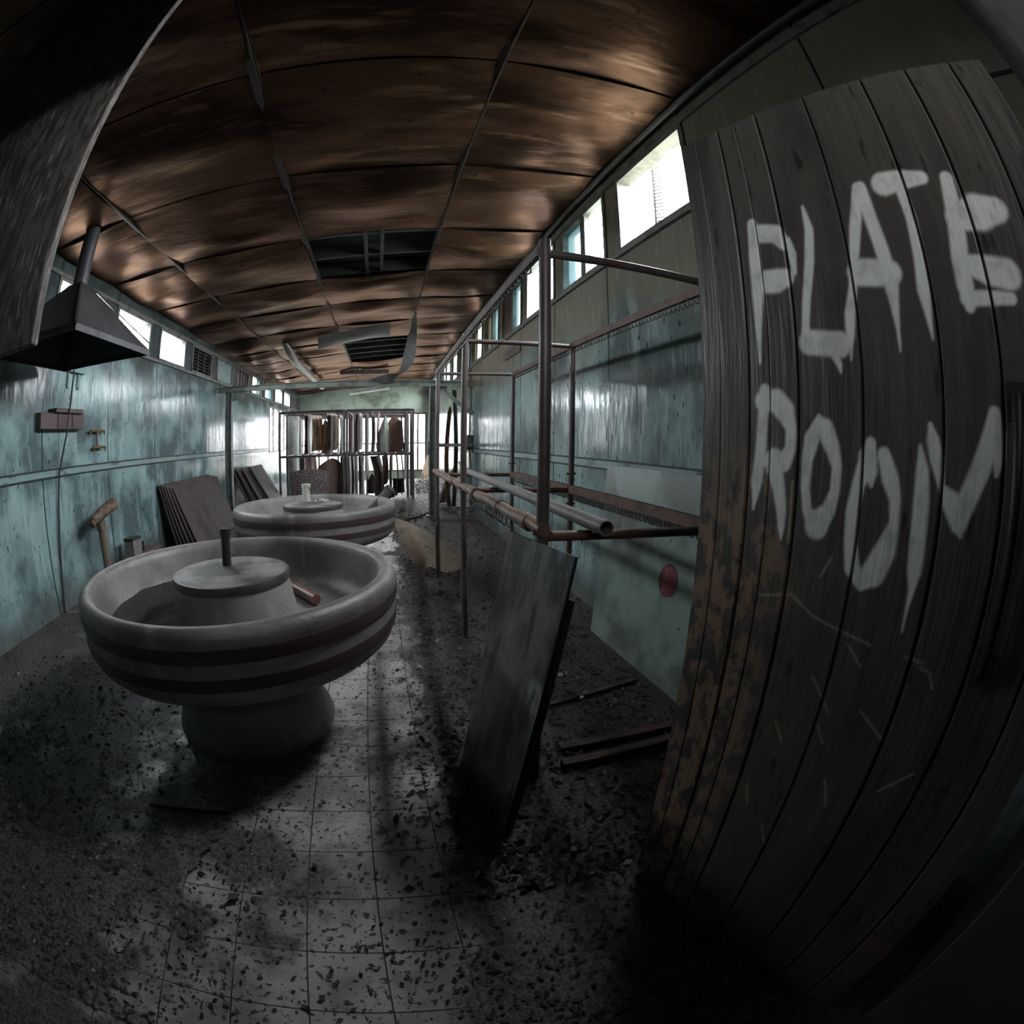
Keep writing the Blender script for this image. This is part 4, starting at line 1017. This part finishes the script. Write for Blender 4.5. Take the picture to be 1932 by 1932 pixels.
LO = [(-2.02, .05, 'plate_dark', 0, .70, 'short dark sheet leftmost in the lower left rack'), (-1.85, .08, 'plate_pink', .03, .12, 'curved pinkish sheet in the lower left rack'),
 (-1.045, .012, 'plate_dark', .0, .10, 'dark sheet edge left of the middle posts, lower tier'), (-.94, .02, 'plate_dark', .015, .06, 'first dark sheet edge right of the brown curve, lower tier'),
 (-.865, .012, 'plate_pink', .01, .06, 'second sheet edge by the middle posts, lower tier'), (-.785, .02, 'plate_dark', .02, .06, 'third dark sheet edge, lower right rack'),
 (-.69, .012, 'plate_brown', .0, .06, 'fourth brown sheet edge, lower right rack'), (-.60, .022, 'plate_dark', .01, .06, 'fifth dark sheet edge, lower right rack'), (-.52, .012, 'plate_dark', -.015, .06, 'sixth dark sheet edge, lower right rack'),
 (-.43, .02, 'plate_pink', .02, .06, 'seventh sheet edge, left of the large curved dark sheet'),
 (.02, .07, 'plate_brown', .02, .35, 'brown sheet right of the large curved dark sheet'), (.17, .03, 'plate_dark', -.01, .08, 'dark slim sheet in the right half of the lower right rack'),
 (.31, .02, 'plate_dark', .03, .08, 'bowed dark strip in the lower right rack'), (.43, .015, 'plate_dark', .04, .10, 'thin bowed strip near the right end, lower tier')]
for x, hw, mt, sw_, z0, lb in LO:
    curved([(x-hw, 11.5), (x+hw*.6, 11.75), (x-hw*.4, 12.0), (x+hw, 12.2)], z0, 1.05, .012, M[mt], 'steel_sheet', lb, 'sheet', G2, sway=sw_)
curved([(-.34, 11.6), (-.22, 11.75), (-.12, 12.1)], .04, 1.04, .02, M['plate_dark'], 'steel_sheet', 'large curved dark sheet bowing across the lower right rack', 'sheet', G2, sway=.06, lean=.10)
curved([(.56, 11.5), (.60, 11.8), (.58, 12.1)], .03, 1.05, .035, M['plate_dark'], 'steel_sheet', 'thick dark sheet against the right end posts, lower tier', 'sheet', G2)
curved([(-1.66, 11.7), (-1.42, 11.55), (-1.15, 11.75), (-1.08, 12.15)], .10, 1.02, .012, M['plate_brown'], 'steel_sheet', 'large brown curved sheet standing in the lower left rack', 'sheet', G2, sway=.05, notch=.25)
curved([(.22, 11.9), (.36, 11.75), (.50, 11.9)], .12, .48, .012, M['grey_duct'], 'steel_sheet', 'low grey sheet leaning at the right end of the lower tier', 'sheet', G2)
curved([(-.42, 11.9), (-.3, 11.75), (-.2, 12.0)], .12, .62, .012, M['plate_dark'], 'steel_sheet', 'small dark slanted sheet left of the large curved one', 'sheet', G2, notch=.3)
curved([(-2.02, 9.95), (-1.6, 9.80), (-1.19, 10.0)], .0, .86, .014, M['speckled'], 'steel_sheet', 'brown sheet spattered with white paint behind the further wash fountain', 'sheet', None, lean=.02, notch=.06)
tag(MB().tube([(-2.50, 12.75, 0), (-2.50, 12.75, 1.0), (-2.48, 12.8, 2.12)], .16, 18).build('foam_roll', M['plate_pale'], base=(-2.5, 12.75, 0), smooth=True), 'tall pale roll standing behind the left rack posts', 'roll')
cvp = MB(); cvp.add([(1.25, 16.9, 0), (1.58, 16.6, 0), (1.58, 17.0, 1.05), (1.27, 17.1, 0), (1.60, 16.8, 0), (1.60, 17.05, 1.05)], [(0,1,2),(5,4,3),(0,3,4,1),(1,4,5,2),(2,5,3,0)])
tag(cvp.build('torn_board', M['plate_tan'], base=(1.4, 16.9, 0)), 'torn triangular tan board standing by the far right window', 'board')

# --- cardboard on the floor, cable, scrap ---------------------------------------------------
def bez(a, b, c, t): return a*(1-t)**2+b*2*t*(1-t)+c*t*t
LE = [Vector((.37, 4.62, .004)), Vector((.20, 4.98, .20)), Vector((.085, 5.45, .47))]      # near edge, rising from the floor
RD = [Vector((.43, 4.70, .10)), Vector((.38, 5.00, .34)), Vector((.12, 5.47, .49))]        # the crest of the fold
TA = [Vector((.64, 4.78, .004)), Vector((.62, 5.02, .20)), Vector((.42, 5.50, .36))]
TB = [Vector((.93, 5.02, .004)), Vector((.90, 5.20, .06)), Vector((.80, 5.60, .12))]
def cardf(u, v):
    P = [bez(*q, v) for q in (LE, RD, TA, TB)]
    t = u*3; i = min(int(t), 2); f = t-i
    p0, a, b, p3 = P[max(i-1, 0)], P[i], P[i+1], P[min(i+2, 3)]
    q = .5*((2*a)+(b-p0)*f+(2*p0-5*a+4*b-p3)*f*f+(3*a-p0-3*b+p3)*f**3)
    q = q+Vector((0, 0, .016*mnoise.noise((u*7, v*5, 1))*math.sin(PI*v)))
    q.z = max(q.z, .005); return q
tag(MB().sheet(cardf, 30, 14, .006).build('cardboard_sheet', M['card'], base=(.5, 5.1, 0), smooth=True), 'curled tan cardboard sheet lying beside the further wash fountain', 'cardboard')
q_ = MB().sheet(lambda u, v: (lerp(-.20, -.10, u)+.03*v, lerp(3.92, 4.02, v), .002+.05*u*u+.02*v), 6, 4, .003)
tag(q_.build('paper_scrap', M['paper'], base=(-.15, 4.0, 0)), 'torn pale paper scrap on the floor under the further wash fountain', 'paper')
tag(MB().tube([(.16, 7.9, .012), (.30, 8.2, .012), (.60, 8.55, .012), (.80, 9.0, .012), (.95, 9.5, .012)], .018, 8).build('floor_cable', M['cable'], base=(.5, 8.5, 0), smooth=True), 'dark cable lying on the floor by the steel column', 'cable')
# comb-like fitting hanging outside the nearest right-hand window
cs = MB(); cs.tube([(1.93, 2.93, 2.95), (1.93, 2.88, 4.0)], .013, 6)
for k in range(30):
    z = 2.98+k*.033; cs.tube([(1.93, 2.93-.05*(z-2.95)/1.05, z), (1.93, 2.80-.05*(z-2.95)/1.05, z-.045)], .0075, 5)
cs.bar((XR+.14, 2.93, 3.85), (1.94, 2.9, 3.85), .02, .02)
tag(cs.build('comb_strip', M['black_pipe'], base=(1.93, 2.9, 2.95)), 'black comb-like strip hanging outside the nearest right window', 'strip')

# --- litter on the floor ----------------------------------------------------------------------
def litter():
    while True:
        y = .25+11.5*rd.random()**1.6; x = rd.uniform(XL+.02, XR-.02)
        d = .22 if x < -.5 or x > .2 else .12
        d += 1.0*math.exp(-((x-.38)/.30)**2)*(1 if y > 1.6 else .25)
        d += .8*math.exp(-((x+1.9)/.7)**2)*math.exp(-((y-1.2)/.8)**2)
        if x > .5: d += .3
        d += .5*max(0, mnoise.noise((x*2.2, y*2.2, 0)))
        if rd.random() > d: continue
        if math.hypot(x-B1[0], y-B1[1]) < .44 or math.hypot(x-B2[0], y-B2[1]) < .44: continue
        if x > Q0.x-.05 and y < 3.1: continue
        return (x, y, 0)
tag(chips(30000, litter, [(M['leaf_dark'], 50), (M['leaf_brown'], 30), (M['leaf_pale'], 3)], .004, .017, 'leaf_litter'), 'dead leaves and flakes scattered all over the tiled floor', 'leaves', kind='stuff')
def clump():
    while True:
        y = .9+9*rd.random()**1.5; x = rd.uniform(XL+.05, XR-.05)
        d = 1.0*math.exp(-((x-.36)/.28)**2)+.5*math.exp(-((x+2.2)/.7)**2)*(1 if y < 2.6 else .2)+(.35 if x > .6 else 0)
        if rd.random() > d*(.3+.9*max(0, .3+mnoise.noise((x*2.6, y*2.6, 4)))): continue
        if math.hypot(x-B1[0], y-B1[1]) < .44 or math.hypot(x-B2[0], y-B2[1]) < .44: continue
        if x > Q0.x-.06 and y < 3.1: continue
        return (x, y, 0)
tag(chips(5200, clump, [(M['leaf_dark'], 40), (M['leaf_brown'], 34), (M['leaf_pale'], 5), (M['grey_timber'], 12)], .010, .030, 'leaf_clumps', .8), 'larger curled dead leaves and bark piled along the rack and on the left', 'leaves', kind='stuff')
def farlit(): return (rd.uniform(.85, 1.54), rd.uniform(12.5, 16.5), rd.random()**3*.25)
tag(chips(900, farlit, [(M['leaf_brown'], 3), (M['leaf_pale'], 3), (M['card'], 2)], .02, .07, 'leaf_drift'), 'pale drift of leaves by the far right window', 'leaves', kind='stuff')
